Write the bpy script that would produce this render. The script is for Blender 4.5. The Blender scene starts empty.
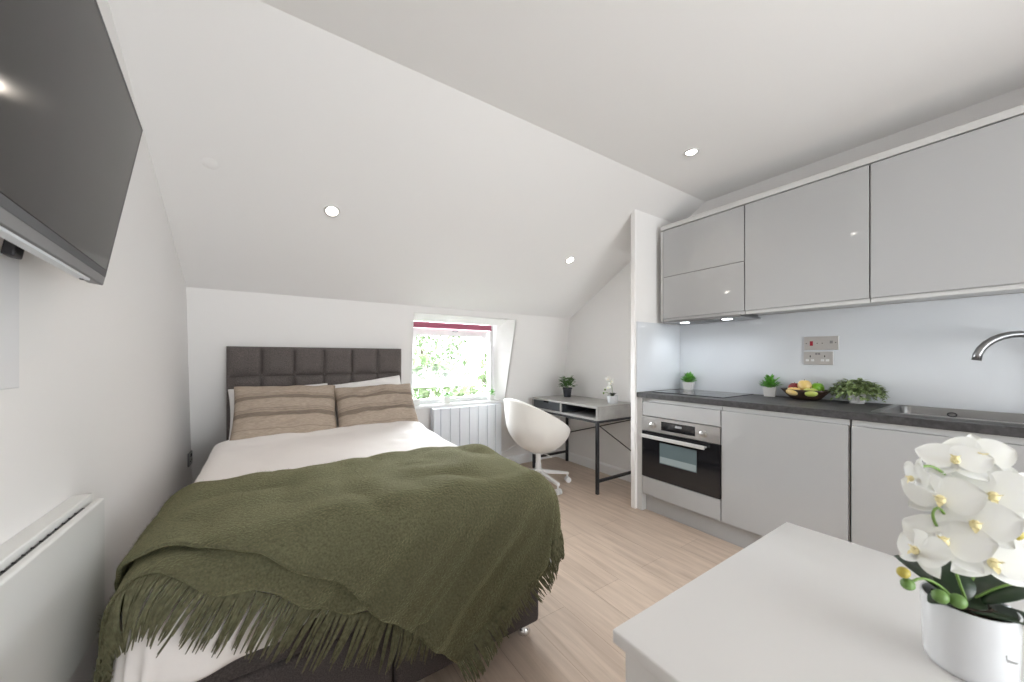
import bpy, bmesh, math, random
from math import sin, cos, pi, radians, sqrt, atan2, hypot
from mathutils import Vector, Matrix, noise
random.seed(7)
S = bpy.context.scene
COL = S.collection

# ------------------------------------------------------------------ camera
TH = math.atan2(240.0, 360.0)
cam_d = bpy.data.cameras.new('camera')
cam = bpy.data.objects.new('camera', cam_d); COL.objects.link(cam)
cam.location = (0, 0, 1.175)
cam.rotation_euler = (pi/2, 0, -TH)
cam_d.sensor_width = 36; cam_d.lens = 36*360/1024
cam_d.shift_y = 17.3/1024
cam_d.clip_start = 0.02
cam_d.dof.use_dof = True; cam_d.dof.focus_distance = 2.6; cam_d.dof.aperture_fstop = 5.0
S.camera = cam

# ------------------------------------------------------------------ world, exposure
S.view_settings.view_transform = 'Standard'
S.view_settings.look = 'None'
S.view_settings.gamma = 1.0
S.view_settings.use_curve_mapping = False
S.view_settings.exposure = 0.14
w = bpy.data.worlds.new('sky'); S.world = w; w.use_nodes = True
bg = w.node_tree.nodes['Background']
bg.inputs[0].default_value = (0.93, 0.96, 1.0, 1); bg.inputs[1].default_value = 5.2
S.cycles.max_bounces = 12; S.cycles.diffuse_bounces = 6; S.cycles.glossy_bounces = 4
S.cycles.sample_clamp_indirect = 8.0

def area(name, loc, rot, sx, sy, power, col):
    d = bpy.data.lights.new(name, 'AREA'); d.shape = 'RECTANGLE'; d.size = sx; d.size_y = sy
    d.energy = power*.6; d.color = col
    o = bpy.data.objects.new(name, d); COL.objects.link(o); o.location = loc; o.rotation_euler = rot
    return o
# dormer daylight, plus added fill outside the rear window, tilted up at the ceiling
area('daylight_rear_fill', (1.15, -1.90, 1.15), (pi/2+0.75, 0, 0), 1.9, 1.1, 80, (1.0, 0.98, 0.965))
area('daylight_dormer', (1.90, 5.0, 1.45), (-pi/2-0.02, 0, 0), 3.2, 1.8, 1150, (0.94, 0.97, 1.0))

# ------------------------------------------------------------------ materials
MATS = {}
def mat(name, col, rough=0.5, metal=0.0, spec=0.5, coat=0.0, sheen=0.0, bump=None, vary=None, emit=None, stretch=None):
    """bump=(scale, strength, distance); vary=(scale, amount)."""
    m = bpy.data.materials.new(name); m.use_nodes = True
    nt = m.node_tree; b = nt.nodes['Principled BSDF']
    b.inputs['Base Color'].default_value = (*col, 1); b.inputs['Roughness'].default_value = rough
    b.inputs['Metallic'].default_value = metal; b.inputs['Specular IOR Level'].default_value = spec
    b.inputs['Coat Weight'].default_value = coat; b.inputs['Coat Roughness'].default_value = 0.04
    if sheen:
        b.inputs['Sheen Weight'].default_value = sheen; b.inputs['Sheen Roughness'].default_value = 0.45
        b.inputs['Sheen Tint'].default_value = (min(1, col[0]*3), min(1, col[1]*3), min(1, col[2]*3), 1)
    if emit:
        b.inputs['Emission Color'].default_value = (*emit[0], 1); b.inputs['Emission Strength'].default_value = emit[1]
    tc = nt.nodes.new('ShaderNodeTexCoord'); src = tc.outputs['Object']
    if stretch:
        mp = nt.nodes.new('ShaderNodeMapping'); mp.inputs['Scale'].default_value = stretch
        nt.links.new(src, mp.inputs[0]); src = mp.outputs[0]
    if vary:
        n = nt.nodes.new('ShaderNodeTexNoise'); n.inputs['Scale'].default_value = vary[0]; n.inputs['Detail'].default_value = 5
        nt.links.new(src, n.inputs['Vector'])
        r = nt.nodes.new('ShaderNodeValToRGB')
        lo = [c*(1-vary[1]) for c in col]; hi = [min(1, c*(1+vary[1])) for c in col]
        r.color_ramp.elements[0].position = 0.3; r.color_ramp.elements[1].position = 0.7
        r.color_ramp.elements[0].color = (*lo, 1); r.color_ramp.elements[1].color = (*hi, 1)
        nt.links.new(n.outputs[0], r.inputs[0]); nt.links.new(r.outputs[0], b.inputs['Base Color'])
    if bump:
        n = nt.nodes.new('ShaderNodeTexNoise'); n.inputs['Scale'].default_value = bump[0]; n.inputs['Detail'].default_value = 3
        nt.links.new(src, n.inputs['Vector'])
        bp = nt.nodes.new('ShaderNodeBump'); bp.inputs['Strength'].default_value = bump[1]; bp.inputs['Distance'].default_value = bump[2]
        nt.links.new(n.outputs[0], bp.inputs['Height']); nt.links.new(bp.outputs[0], b.inputs['Normal'])
    MATS[name] = m
    return m

M_wall = mat('wall_paint', (0.84, 0.825, 0.815), 0.6, spec=0.3, bump=(90, 0.06, 0.002))
M_ceil = mat('ceiling_paint', (0.855, 0.842, 0.835), 0.7, spec=0.25, bump=(70, 0.05, 0.002))
M_trim = mat('white_gloss_trim', (0.86, 0.86, 0.86), 0.3)
M_upvc = mat('white_window_frame', (0.76, 0.76, 0.775), 0.28)
M_cab = mat('gloss_grey_lacquer', (0.43, 0.43, 0.432), 0.035, spec=0.5, coat=0.4)
M_carc = mat('cabinet_carcass', (0.60, 0.595, 0.585), 0.35)
M_gap = mat('shadow_gap_plastic', (0.03, 0.03, 0.035), 0.5)
M_steel = mat('brushed_steel', (0.62, 0.61, 0.60), 0.3, metal=1.0, bump=(400, 0.04, 0.001), stretch=(1, .05, 1))
M_sink = mat('satin_sink_steel', (0.27, 0.27, 0.27), 0.33, metal=1.0)
M_chrome = mat('chrome', (0.8, 0.8, 0.8), 0.12, metal=1.0)
M_satin = mat('satin_silver', (0.72, 0.71, 0.70), 0.4, metal=0.5)
M_nickel = mat('dark_nickel', (0.32, 0.32, 0.325), 0.32, metal=1.0)
M_black_glass = mat('black_glass', (0.012, 0.012, 0.014), 0.05, spec=0.6)
M_oven_pane = mat('oven_inner_pane', (0.13, 0.17, 0.18), 0.08, spec=0.8)
M_black = mat('black_powder_coat', (0.018, 0.018, 0.022), 0.45)
M_splash = mat('pale_blue_back_painted_glass', (0.70, 0.725, 0.76), 0.05, spec=0.5)
M_lens = mat('lamp_lens', (1, 1, 1), 0.4, emit=((1, 0.93, 0.84), 22.0))
M_hoodlens = mat('hood_lamp_lens', (1, 1, 1), 0.4, emit=((0.92, 0.97, 1.0), 9.0))
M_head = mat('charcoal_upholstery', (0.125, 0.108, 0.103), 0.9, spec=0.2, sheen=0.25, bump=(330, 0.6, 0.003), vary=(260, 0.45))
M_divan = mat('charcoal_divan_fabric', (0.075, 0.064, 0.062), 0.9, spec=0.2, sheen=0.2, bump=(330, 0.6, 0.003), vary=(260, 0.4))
M_duvet = mat('white_cotton', (0.84, 0.80, 0.78), 0.85, spec=0.2, sheen=0.1, bump=(14, 0.25, 0.012))
M_wpil = mat('white_pillow_cotton', (0.87, 0.85, 0.84), 0.85, spec=0.2, bump=(16, 0.3, 0.01))
M_throw = mat('olive_mohair', (0.118, 0.114, 0.066), 0.95, spec=0.1, sheen=0.9, bump=(150, 1.0, 0.008), vary=(170, 0.3))
M_fringe = mat('olive_yarn', (0.115, 0.111, 0.066), 0.95, spec=0.1, sheen=0.4, vary=(90, 0.35))
M_bouc = mat('cream_boucle', (0.86, 0.84, 0.80), 0.9, spec=0.2, sheen=0.3, bump=(160, 0.5, 0.004))
M_wmetal = mat('white_painted_metal', (0.84, 0.84, 0.83), 0.3)
M_wplast = mat('white_plastic', (0.82, 0.83, 0.84), 0.35)
M_heater = mat('white_heater_enamel', (0.72, 0.72, 0.705), 0.3)
M_rad = mat('white_radiator_enamel', (0.78, 0.81, 0.86), 0.35)
M_table = mat('white_laminate', (0.70, 0.685, 0.672), 0.28, spec=0.4)
M_desk = mat('grey_concrete_laminate', (0.33, 0.32, 0.305), 0.30, vary=(9, 0.13), bump=(60, 0.05, 0.001))
M_drawer = mat('anthracite_front', (0.045, 0.05, 0.058), 0.35)
M_work = mat('charcoal_stone_worktop', (0.048, 0.046, 0.048), 0.48, vary=(55, 0.45), bump=(140, 0.15, 0.001))
M_tvb = mat('television_bezel', (0.13, 0.127, 0.13), 0.35)
M_tvs = mat('television_screen', (0.012, 0.010, 0.009), 0.09, spec=0.22)
M_tvchin = mat('television_lit_underside_tone', (0.70, 0.73, 0.77), 0.3)
M_red = mat('red_blind_fabric', (0.40, 0.11, 0.17), 0.8)
M_pot_w = mat('white_glazed_ceramic', (0.70, 0.71, 0.73), 0.15, coat=0.3)
M_pot_m = mat('matt_white_pot', (0.80, 0.79, 0.78), 0.5)
M_pot_b = mat('black_plastic_pot', (0.025, 0.027, 0.035), 0.4)
M_soil = mat('dark_compost', (0.03, 0.02, 0.013), 1.0, bump=(120, 1.0, 0.01))
M_leafg = mat('bright_green_leaf', (0.14, 0.40, 0.06), 0.5, vary=(60, 0.5))
M_leafm = mat('mid_green_leaf', (0.10, 0.21, 0.06), 0.5, vary=(50, 0.5))
M_leafv = mat('variegated_leaf', (0.22, 0.29, 0.12), 0.5, vary=(90, 0.7))
M_leafd = mat('dark_orchid_leaf', (0.016, 0.035, 0.014), 0.3, vary=(30, 0.3))
M_stem = mat('orchid_stem_green', (0.15, 0.26, 0.05), 0.5)
M_budy = mat('olive_yellow_bud', (0.42, 0.34, 0.05), 0.5, vary=(60, 0.4))
M_budg = mat('green_bud', (0.12, 0.22, 0.05), 0.5)
M_lip = mat('orchid_yellow_lip', (0.82, 0.72, 0.40), 0.5)
M_bowl = mat('dark_wood_bowl', (0.045, 0.026, 0.018), 0.5, vary=(40, 0.4), stretch=(1, .2, 4))
M_pin = mat('dark_socket_slot', (0.02, 0.02, 0.02), 0.6)
M_redsw = mat('red_rocker_switch', (0.35, 0.01, 0.03), 0.35)
M_wall_render = mat('pale_render', (0.70, 0.68, 0.65), 0.9, bump=(30, 0.2, 0.01))
M_bark = mat('tree_bark', (0.12, 0.09, 0.06), 0.95, bump=(30, 0.8, 0.03))
M_treel = mat('tree_leaf', (0.27, 0.36, 0.19), 0.7, vary=(3, 0.5))
M_slate = mat('grey_slate', (0.2, 0.2, 0.21), 0.8)

def petal_mat():
    m = mat('white_orchid_petal', (0.78, 0.78, 0.75), 0.55, spec=0.3)
    b = m.node_tree.nodes['Principled BSDF']
    b.inputs['Subsurface Weight'].default_value = 0.25; b.inputs['Subsurface Radius'].default_value = (0.02, 0.02, 0.015)
    return m
M_petal = petal_mat()

def glass_mat():
    m = bpy.data.materials.new('clear_window_glass'); m.use_nodes = True
    nt = m.node_tree; nt.nodes.clear()
    o = nt.nodes.new('ShaderNodeOutputMaterial'); t = nt.nodes.new('ShaderNodeBsdfTransparent'); g = nt.nodes.new('ShaderNodeBsdfGlossy')
    g.inputs['Roughness'].default_value = 0.02; t.inputs[0].default_value = (0.95, 0.97, 0.97, 1)
    f = nt.nodes.new('ShaderNodeFresnel'); f.inputs[0].default_value = 1.45
    mx = nt.nodes.new('ShaderNodeMixShader')
    nt.links.new(f.outputs[0], mx.inputs[0]); nt.links.new(t.outputs[0], mx.inputs[1]); nt.links.new(g.outputs[0], mx.inputs[2])
    nt.links.new(mx.outputs[0], o.inputs[0])
    return m
M_glass = glass_mat()

def floor_mat():
    m = mat('pale_oak_laminate', (0.5, 0.4, 0.3), 0.33, spec=0.4)
    nt = m.node_tree; b = nt.nodes['Principled BSDF']
    tc = nt.nodes.new('ShaderNodeTexCoord')
    mp = nt.nodes.new('ShaderNodeMapping'); mp.inputs['Rotation'].default_value = (0, 0, pi/2)
    nt.links.new(tc.outputs['Object'], mp.inputs[0])
    br = nt.nodes.new('ShaderNodeTexBrick'); br.offset = 0.37; br.inputs['Scale'].default_value = 1.0
    br.inputs['Brick Width'].default_value = 1.28; br.inputs['Row Height'].default_value = 0.192
    br.inputs['Mortar Size'].default_value = 0.0012; br.inputs['Mortar Smooth'].default_value = 0.2
    br.inputs['Color1'].default_value = (0.60, 0.485, 0.395, 1); br.inputs['Color2'].default_value = (0.535, 0.43, 0.35, 1)
    br.inputs['Mortar'].default_value = (0.38, 0.29, 0.23, 1)
    nt.links.new(mp.outputs[0], br.inputs['Vector'])
    mp2 = nt.nodes.new('ShaderNodeMapping'); mp2.inputs['Scale'].default_value = (1.0, 13.0, 1.0)
    nt.links.new(mp.outputs[0], mp2.inputs[0])
    n = nt.nodes.new('ShaderNodeTexNoise'); n.inputs['Scale'].default_value = 2.2; n.inputs['Detail'].default_value = 7; n.inputs['Roughness'].default_value = 0.65
    n.inputs['Distortion'].default_value = 0.6
    nt.links.new(mp2.outputs[0], n.inputs['Vector'])
    r = nt.nodes.new('ShaderNodeValToRGB')
    r.color_ramp.elements[0].position = 0.30; r.color_ramp.elements[0].color = (0.82, 0.79, 0.77, 1)
    r.color_ramp.elements[1].position = 0.66; r.color_ramp.elements[1].color = (1.12, 1.12, 1.12, 1)
    nt.links.new(n.outputs[0], r.inputs[0])
    mx = nt.nodes.new('ShaderNodeMix'); mx.data_type = 'RGBA'; mx.blend_type = 'MULTIPLY'; mx.inputs['Factor'].default_value = 1.0
    nt.links.new(br.outputs['Color'], mx.inputs['A']); nt.links.new(r.outputs[0], mx.inputs['B'])
    nt.links.new(mx.outputs['Result'], b.inputs['Base Color'])
    return m
M_floor = floor_mat()

def stripe_mat():
    """taupe linen with two darker woven bands (pillow's own up axis is object Y)."""
    m = mat('striped_taupe_linen', (0.33, 0.26, 0.20), 0.9, spec=0.2, bump=(150, 0.5, 0.003))
    nt = m.node_tree; b = nt.nodes['Principled BSDF']
    tc = nt.nodes.new('ShaderNodeTexCoord'); sp = nt.nodes.new('ShaderNodeSeparateXYZ')
    nt.links.new(tc.outputs['Object'], sp.inputs[0])
    mr = nt.nodes.new('ShaderNodeMapRange'); mr.inputs['From Min'].default_value = -0.2; mr.inputs['From Max'].default_value = 0.2
    nt.links.new(sp.outputs['Y'], mr.inputs['Value'])
    r = nt.nodes.new('ShaderNodeValToRGB'); r.color_ramp.interpolation = 'LINEAR'
    base = (0.44, 0.36, 0.29, 1); dark = (0.25, 0.20, 0.16, 1); line = (0.30, 0.24, 0.195, 1)
    stops = [(0, base), (.16, base), (.17, line), (.18, base), (.36, base), (.37, dark), (.44, dark), (.45, base), (.47, line), (.48, base), (.50, line), (.51, base),
             (.66, base), (.67, dark), (.725, dark), (.735, base), (.75, line), (.76, base), (.775, line), (.785, base), (1, base)]
    e = r.color_ramp.elements
    e[0].position = 0; e[0].color = base; e[1].position = 1; e[1].color = base
    for p, c in stops[1:-1]:
        q = e.new(p); q.color = c
    nt.links.new(mr.outputs[0], r.inputs[0])
    wv = nt.nodes.new('ShaderNodeTexNoise'); wv.inputs['Scale'].default_value = 1.0; wv.inputs['Detail'].default_value = 3
    mp = nt.nodes.new('ShaderNodeMapping'); mp.inputs['Scale'].default_value = (40, 300, 40)
    nt.links.new(tc.outputs['Object'], mp.inputs[0]); nt.links.new(mp.outputs[0], wv.inputs['Vector'])
    r2 = nt.nodes.new('ShaderNodeValToRGB'); r2.color_ramp.elements[0].position = .3; r2.color_ramp.elements[1].position = .7
    r2.color_ramp.elements[0].color = (.78, .78, .78, 1); r2.color_ramp.elements[1].color = (1.12, 1.12, 1.12, 1)
    nt.links.new(wv.outputs[0], r2.inputs[0])
    mx = nt.nodes.new('ShaderNodeMix'); mx.data_type = 'RGBA'; mx.blend_type = 'MULTIPLY'; mx.inputs['Factor'].default_value = 1.0
    nt.links.new(r.outputs[0], mx.inputs['A']); nt.links.new(r2.outputs[0], mx.inputs['B'])
    nt.links.new(mx.outputs['Result'], b.inputs['Base Color'])
    return m
M_stripe = stripe_mat()
def fruit_mat(name, c1, c2):
    m = mat(name, c1, 0.3, vary=None); nt = m.node_tree; b = nt.nodes['Principled BSDF']
    tc = nt.nodes.new('ShaderNodeTexCoord'); n = nt.nodes.new('ShaderNodeTexNoise'); n.inputs['Scale'].default_value = 22
    nt.links.new(tc.outputs['Object'], n.inputs['Vector'])
    r = nt.nodes.new('ShaderNodeValToRGB'); r.color_ramp.elements[0].position = .35; r.color_ramp.elements[1].position = .65
    r.color_ramp.elements[0].color = (*c1, 1); r.color_ramp.elements[1].color = (*c2, 1)
    nt.links.new(n.outputs[0], r.inputs[0]); nt.links.new(r.outputs[0], b.inputs['Base Color'])
    return m

# ------------------------------------------------------------------ mesh builder
class MB:
    def __init__(s): s.bm = bmesh.new()
    def quad(s, *pts):
        return s.bm.faces.new([s.bm.verts.new(p) for p in pts])
    def box(s, x0, x1, y0, y1, z0, z1, bev=0.0, seg=2):
        x0, x1 = min(x0, x1), max(x0, x1); y0, y1 = min(y0, y1), max(y0, y1); z0, z1 = min(z0, z1), max(z0, z1)
        v = [s.bm.verts.new(p) for p in ((x0,y0,z0),(x1,y0,z0),(x1,y1,z0),(x0,y1,z0),(x0,y0,z1),(x1,y0,z1),(x1,y1,z1),(x0,y1,z1))]
        fs = [s.bm.faces.new([v[i] for i in f]) for f in ((3,2,1,0),(4,5,6,7),(0,1,5,4),(1,2,6,5),(2,3,7,6),(3,0,4,7))]
        if bev > 0:
            es = list({e for f in fs for e in f.edges})
            bmesh.ops.bevel(s.bm, geom=es, offset=bev, segments=seg, profile=0.5, affect='EDGES')
        return s
    def prism(s, pts, d):
        """pts: planar polygon, extruded along vector d."""
        d = Vector(d); a = [s.bm.verts.new(p) for p in pts]; b = [s.bm.verts.new(Vector(p)+d) for p in pts]; n = len(a)
        f1 = s.bm.faces.new(a); f2 = s.bm.faces.new(b[::-1])
        fs = [f1, f2] + [s.bm.faces.new((a[i], b[i], b[(i+1) % n], a[(i+1) % n])) for i in range(n)]
        bmesh.ops.recalc_face_normals(s.bm, faces=fs)
        return s
    def tube(s, pts, r, n=10, closed=False, caps=True, sq=1.0):
        pts = [Vector(p) for p in pts]; N = len(pts)
        rs = r if isinstance(r, (list, tuple)) else [r]*N
        rings = []; up = None
        for i, p in enumerate(pts):
            if closed: t = pts[(i+1) % N]-pts[i-1]
            else: t = pts[min(i+1, N-1)]-pts[max(i-1, 0)]
            t.normalize()
            if up is None:
                up = Vector((0, 0, 1)) if abs(t.z) < .9 else Vector((1, 0, 0))
            a = (up - t*up.dot(t)).normalized(); b = t.cross(a); up = a
            rings.append([s.bm.verts.new(p + a*(rs[i]*cos(2*pi*k/n)) + b*(rs[i]*sq*sin(2*pi*k/n))) for k in range(n)])
        for i in range(N if closed else N-1):
            A, B = rings[i], rings[(i+1) % N]
            for k in range(n):
                s.bm.faces.new((A[k], A[(k+1) % n], B[(k+1) % n], B[k]))
        if caps and not closed:
            s.bm.faces.new(rings[0][::-1]); s.bm.faces.new(rings[-1])
        return s
    def bar(s, a, b, w, h=None):
        """square section bar from a to b."""
        h = h or w; a = Vector(a); b = Vector(b); t = (b-a).normalized()
        up = Vector((0, 0, 1)) if abs(t.z) < .9 else Vector((1, 0, 0))
        u = (up - t*up.dot(t)).normalized(); v = t.cross(u)
        R = []
        for p in (a, b):
            R.append([s.bm.verts.new(p + u*(h/2*i) + v*(w/2*j)) for i, j in ((1,1),(1,-1),(-1,-1),(-1,1))])
        for k in range(4): s.bm.faces.new((R[0][k], R[0][(k+1) % 4], R[1][(k+1) % 4], R[1][k]))
        s.bm.faces.new(R[0][::-1]); s.bm.faces.new(R[1])
        return s
    def lathe(s, prof, c=(0,0,0), n=28, ax=1.0, ay=1.0, rot=0.0):
        """prof: list of (r, z); elliptical scaling ax, ay."""
        rings = []
        for r, z in prof:
            if r < 1e-6:
                rings.append([s.bm.verts.new((c[0], c[1], c[2]+z))]); continue
            R = []
            for k in range(n):
                x, y = r*ax*cos(2*pi*k/n), r*ay*sin(2*pi*k/n)
                R.append(s.bm.verts.new((c[0]+x*cos(rot)-y*sin(rot), c[1]+x*sin(rot)+y*cos(rot), c[2]+z)))
            rings.append(R)
        for A, B in zip(rings, rings[1:]):
            if len(A) == 1 and len(B) == 1: continue
            for k in range(n):
                if len(A) == 1: s.bm.faces.new((A[0], B[(k+1) % n], B[k]))
                elif len(B) == 1: s.bm.faces.new((A[k], A[(k+1) % n], B[0]))
                else: s.bm.faces.new((A[k], A[(k+1) % n], B[(k+1) % n], B[k]))
        return s
    def ball(s, c, r, sc=(1,1,1), n=20, f=None):
        res = bmesh.ops.create_uvsphere(s.bm, u_segments=n, v_segments=max(8, n*2//3), radius=1.0)
        for v in res['verts']:
            p = Vector(v.co)
            if f: p = f(p)
            v.co = Vector((c[0]+p.x*r*sc[0], c[1]+p.y*r*sc[1], c[2]+p.z*r*sc[2]))
        return s
    def grid(s, f, nu, nv):
        V = [[s.bm.verts.new(f(i/nu, j/nv)) for j in range(nv+1)] for i in range(nu+1)]
        for i in range(nu):
            for j in range(nv):
                s.bm.faces.new((V[i][j], V[i+1][j], V[i+1][j+1], V[i][j+1]))
        return V
    def leaf(s, p, d, L, W, cup=0.2, droop=0.3, nseg=4, tipw=0.0, side=None):
        """pointed leaf blade starting at p, along d."""
        p = Vector(p); d = Vector(d).normalized()
        up = Vector((0,0,1)); sd = side or d.cross(up)
        if sd.length < 1e-3: sd = Vector((1,0,0))
        sd.normalize(); nrm = sd.cross(d).normalized()
        prev = None
        for i in range(nseg+1):
            t = i/nseg
            w_ = W*0.5*(sin(pi*min(1, t*0.94+.03))**0.8)
            c = p + d*(L*t) - nrm*(droop*L*t*t)
            row = [s.bm.verts.new(c - sd*w_ + nrm*(cup*w_)), s.bm.verts.new(c), s.bm.verts.new(c + sd*w_ + nrm*(cup*w_))]
            if prev:
                s.bm.faces.new((prev[0], prev[1], row[1], row[0])); s.bm.faces.new((prev[1], prev[2], row[2], row[1]))
            prev = row
        return s
    def data(s, name, m, smooth=False, off=(0,0,0), recalc=True):
        if recalc: bmesh.ops.recalc_face_normals(s.bm, faces=s.bm.faces[:])
        me = bpy.data.meshes.new(name)
        if any(off):
            bmesh.ops.translate(s.bm, vec=Vector(off), verts=s.bm.verts[:])
        s.bm.to_mesh(me); s.bm.free()
        for mm in (m if isinstance(m, (list, tuple)) else [m]): me.materials.append(mm)
        if smooth:
            for p in me.polygons: p.use_smooth = True
        return me

LOCAL = set()
def root_of(o):
    while o.parent: o = o.parent
    return o
def tag(o, label=None, cat=None, group=None, kind=None):
    if label: o['label'] = label
    if cat: o['category'] = cat
    if group: o['group'] = group
    if kind: o['kind'] = kind
    return o
def thing(name, label, cat, loc=(0,0,0), rot=(0,0,0), group=None, local=False):
    o = bpy.data.objects.new(name, None); COL.objects.link(o)
    o.location = loc; o.rotation_euler = rot; o.empty_display_size = 0.05
    if local: LOCAL.add(o.name)
    return tag(o, label, cat, group)
def part(name, mb, m, parent, smooth=False, label=None, mods=None, recalc=True, angle=None):
    """mesh part; coordinates are world ones unless the thing was made local."""
    r = root_of(parent)
    off = (0,0,0) if r.name in LOCAL else tuple(-c for c in r.location)
    me = mb.data(name, m, smooth, off, recalc)
    o = bpy.data.objects.new(name, me); COL.objects.link(o); o.parent = parent
    if angle: smooth_angle(me, angle)
    if label: o['label'] = label
    for k in (mods or []): addmod(o, *k)
    return o
def single(name, mb, m, label=None, cat=None, group=None, kind=None, smooth=False, mods=None, loc=None, recalc=True, angle=None):
    off = tuple(-c for c in loc) if loc else (0,0,0)
    me = mb.data(name, m, smooth, off, recalc)
    o = bpy.data.objects.new(name, me); COL.objects.link(o)
    if loc: o.location = loc
    if angle: smooth_angle(me, angle)
    for k in (mods or []): addmod(o, *k)
    return tag(o, label, cat, group, kind)
def smooth_angle(me, ang):
    for p in me.polygons: p.use_smooth = True
    bm = bmesh.new(); bm.from_mesh(me)
    for e in bm.edges:
        if len(e.link_faces) == 2 and e.calc_face_angle(0) > radians(ang): e.smooth = False
    bm.to_mesh(me); bm.free()
def addmod(o, kind, *a):
    if kind == 'solid':
        m = o.modifiers.new('solid', 'SOLIDIFY'); m.thickness = a[0]; m.offset = a[1] if len(a) > 1 else -1
    elif kind == 'sub':
        m = o.modifiers.new('sub', 'SUBSURF'); m.levels = a[0]; m.render_levels = a[0]
    elif kind == 'bev':
        m = o.modifiers.new('bev', 'BEVEL'); m.width = a[0]; m.segments = 2; m.limit_method = 'ANGLE'
def copy_tree(o, parent=None):
    c = o.copy(); COL.objects.link(c)
    if parent: c.parent = parent
    if o.name in LOCAL: LOCAL.add(c.name)
    for ch in o.children: copy_tree(ch, c)
    return c
def structure(name, mb, m, parent=None, **k):
    o = single(name, mb, m, **k)
    if parent: o.parent = parent
    else: o['kind'] = 'structure'
    return o
def fbm(x, y, z=0.0, o=3): return noise.fractal(Vector((x, y, z)), 1.0, 2.0, o)

# ================================================================== ROOM
XL, XR, XN = -0.455, 2.96, 2.84            # left wall, kitchen wall, alcove wall
YB0, YB1, ZB1 = 3.31, 3.06, 1.63           # sloping back wall: floor line and top line
YR, ZC, YF = 1.58, 2.46, -1.75             # ridge line, flat ceiling, wall behind the camera
def yback(z): return YB0 + (YB1-YB0)*z/ZB1

b = MB(); b.box(XL-.15, XR+.15, YF-.15, 3.6, -0.12, 0.0)
structure('floor', b, M_floor)
b = MB()
prof = [(YF-.15, ZC), (YR, ZC), (YB1, ZB1), (YB1+.2, ZB1-.11), (YB1+.2, ZB1+.15), (YR, ZC+.15), (YF-.15, ZC+.15)]
b.prism([(XL-.15, y, z) for y, z in prof], (XR-XL+.3, 0, 0))
structure('ceiling', b, M_ceil)
b = MB(); b.box(XL-.15, XL, YF-.15, 3.6, 0, ZC+.02)
structure('wall_left', b, M_wall)
b = MB(); b.box(XR, XR+.15, YF-.15, 1.85, 0, ZC+.02)
structure('wall_right', b, M_wall)
b = MB(); b.box(XN, XR+.15, 1.85, 3.6, 0, 2.4)
structure('wall_alcove', b, M_wall)
b = MB(); b.box(2.352, XR, 1.80, 1.842, 0, 2.40, bev=.005)
structure('wall_partition', b, M_wall)
# back wall with the dormer opening (reveals run straight back to an upright window)
WX0, WX1, WZ0, WZ1, WY = 1.05, 1.965, 0.742, 1.572, 3.30
OX0, OXB, OXT = 1.026, 2.035, 2.09     # edges of the opening in the sloping wall face (right edge leans)
b = MB()
def bw(*P):
    b.prism([(x, yback(z), z) for x, z in P], (0, .015, 0))
ZT = ZB1+.02
bw((XL, 0), (OX0, 0), (OX0, ZT), (XL, ZT)); bw((OXB, 0), (XN, 0), (XN, ZT), (OXT, ZT), (OXT, WZ1), (OXB, WZ0))
bw((OX0, 0), (OXB, 0), (OXB, WZ0), (OX0, WZ0)); bw((OX0, WZ1), (OXT, WZ1), (OXT, ZT), (OX0, ZT))
# reveals: left, right, head
b.prism([(OX0, yback(WZ0), WZ0), (WX0, 3.42, WZ0), (WX0, 3.42, WZ1), (OX0, yback(WZ1), WZ1)], (-.02, 0, 0))
b.prism([(OXB, yback(WZ0), WZ0), (WX1, 3.42, WZ0), (WX1, 3.42, WZ1)], (.02, 0, 0)); b.prism([(OXB, yback(WZ0), WZ0), (WX1, 3.42, WZ1), (OXT, yback(WZ1), WZ1)], (.02, 0, 0))
b.prism([(OX0, yback(WZ1), WZ1), (OXT, yback(WZ1), WZ1), (WX1, 3.42, WZ1), (WX0, 3.42, WZ1)], (0, 0, .02))
# outer skin closing the cavity behind the sloping face
for x0, x1, z0, z1 in ((XL-.1, WX0-.02, 0, 1.9), (WX1+.02, XN+.1, 0, 1.9), (WX0-.02, WX1+.02, 0, WZ0-.04), (WX0-.02, WX1+.02, WZ1+.02, 1.9)):
    b.box(x0, x1, 3.36, 3.42, z0, z1)
structure('wall_back', b, M_wall)
b = MB(); b.box(OX0-.012, OXB+.012, yback(WZ0)-.022, 3.42, WZ0-.03, WZ0, bev=.006)
structure('trim_1', b, M_trim)
# wall behind the camera with a broad window
b = MB(); RX0, RX1, RZ0, RZ1 = .2, 2.1, .6, 2.1
for x0, x1, z0, z1 in ((XL-.15, RX0, 0, ZC), (RX1, XR+.15, 0, ZC), (RX0, RX1, 0, RZ0), (RX0, RX1, RZ1, ZC)):
    b.box(x0, x1, YF-.12, YF, z0, z1)
structure('wall_front', b, M_wall)
# baseboards
def baseboard(name, p0, p1, nrm, h=.10, t=.014):
    b = MB(); p0 = Vector(p0); p1 = Vector(p1); n = Vector(nrm)
    pr = [(0, 0), (t, 0), (t, h-.018), (t*.35, h), (0, h)]
    b.prism([tuple(p0 + n*a + Vector((0, 0, c))) for a, c in pr], tuple(p1-p0))
    structure(name, b, M_trim)
baseboard('baseboard_left', (XL, YF, 0), (XL, 3.3, 0), (1, 0, 0))
baseboard('baseboard_back', (XL, 3.298, 0), (XN, 3.298, 0), (0, -1, 0))
baseboard('baseboard_alcove', (XN, 1.85, 0), (XN, 3.3, 0), (-1, 0, 0))

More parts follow.
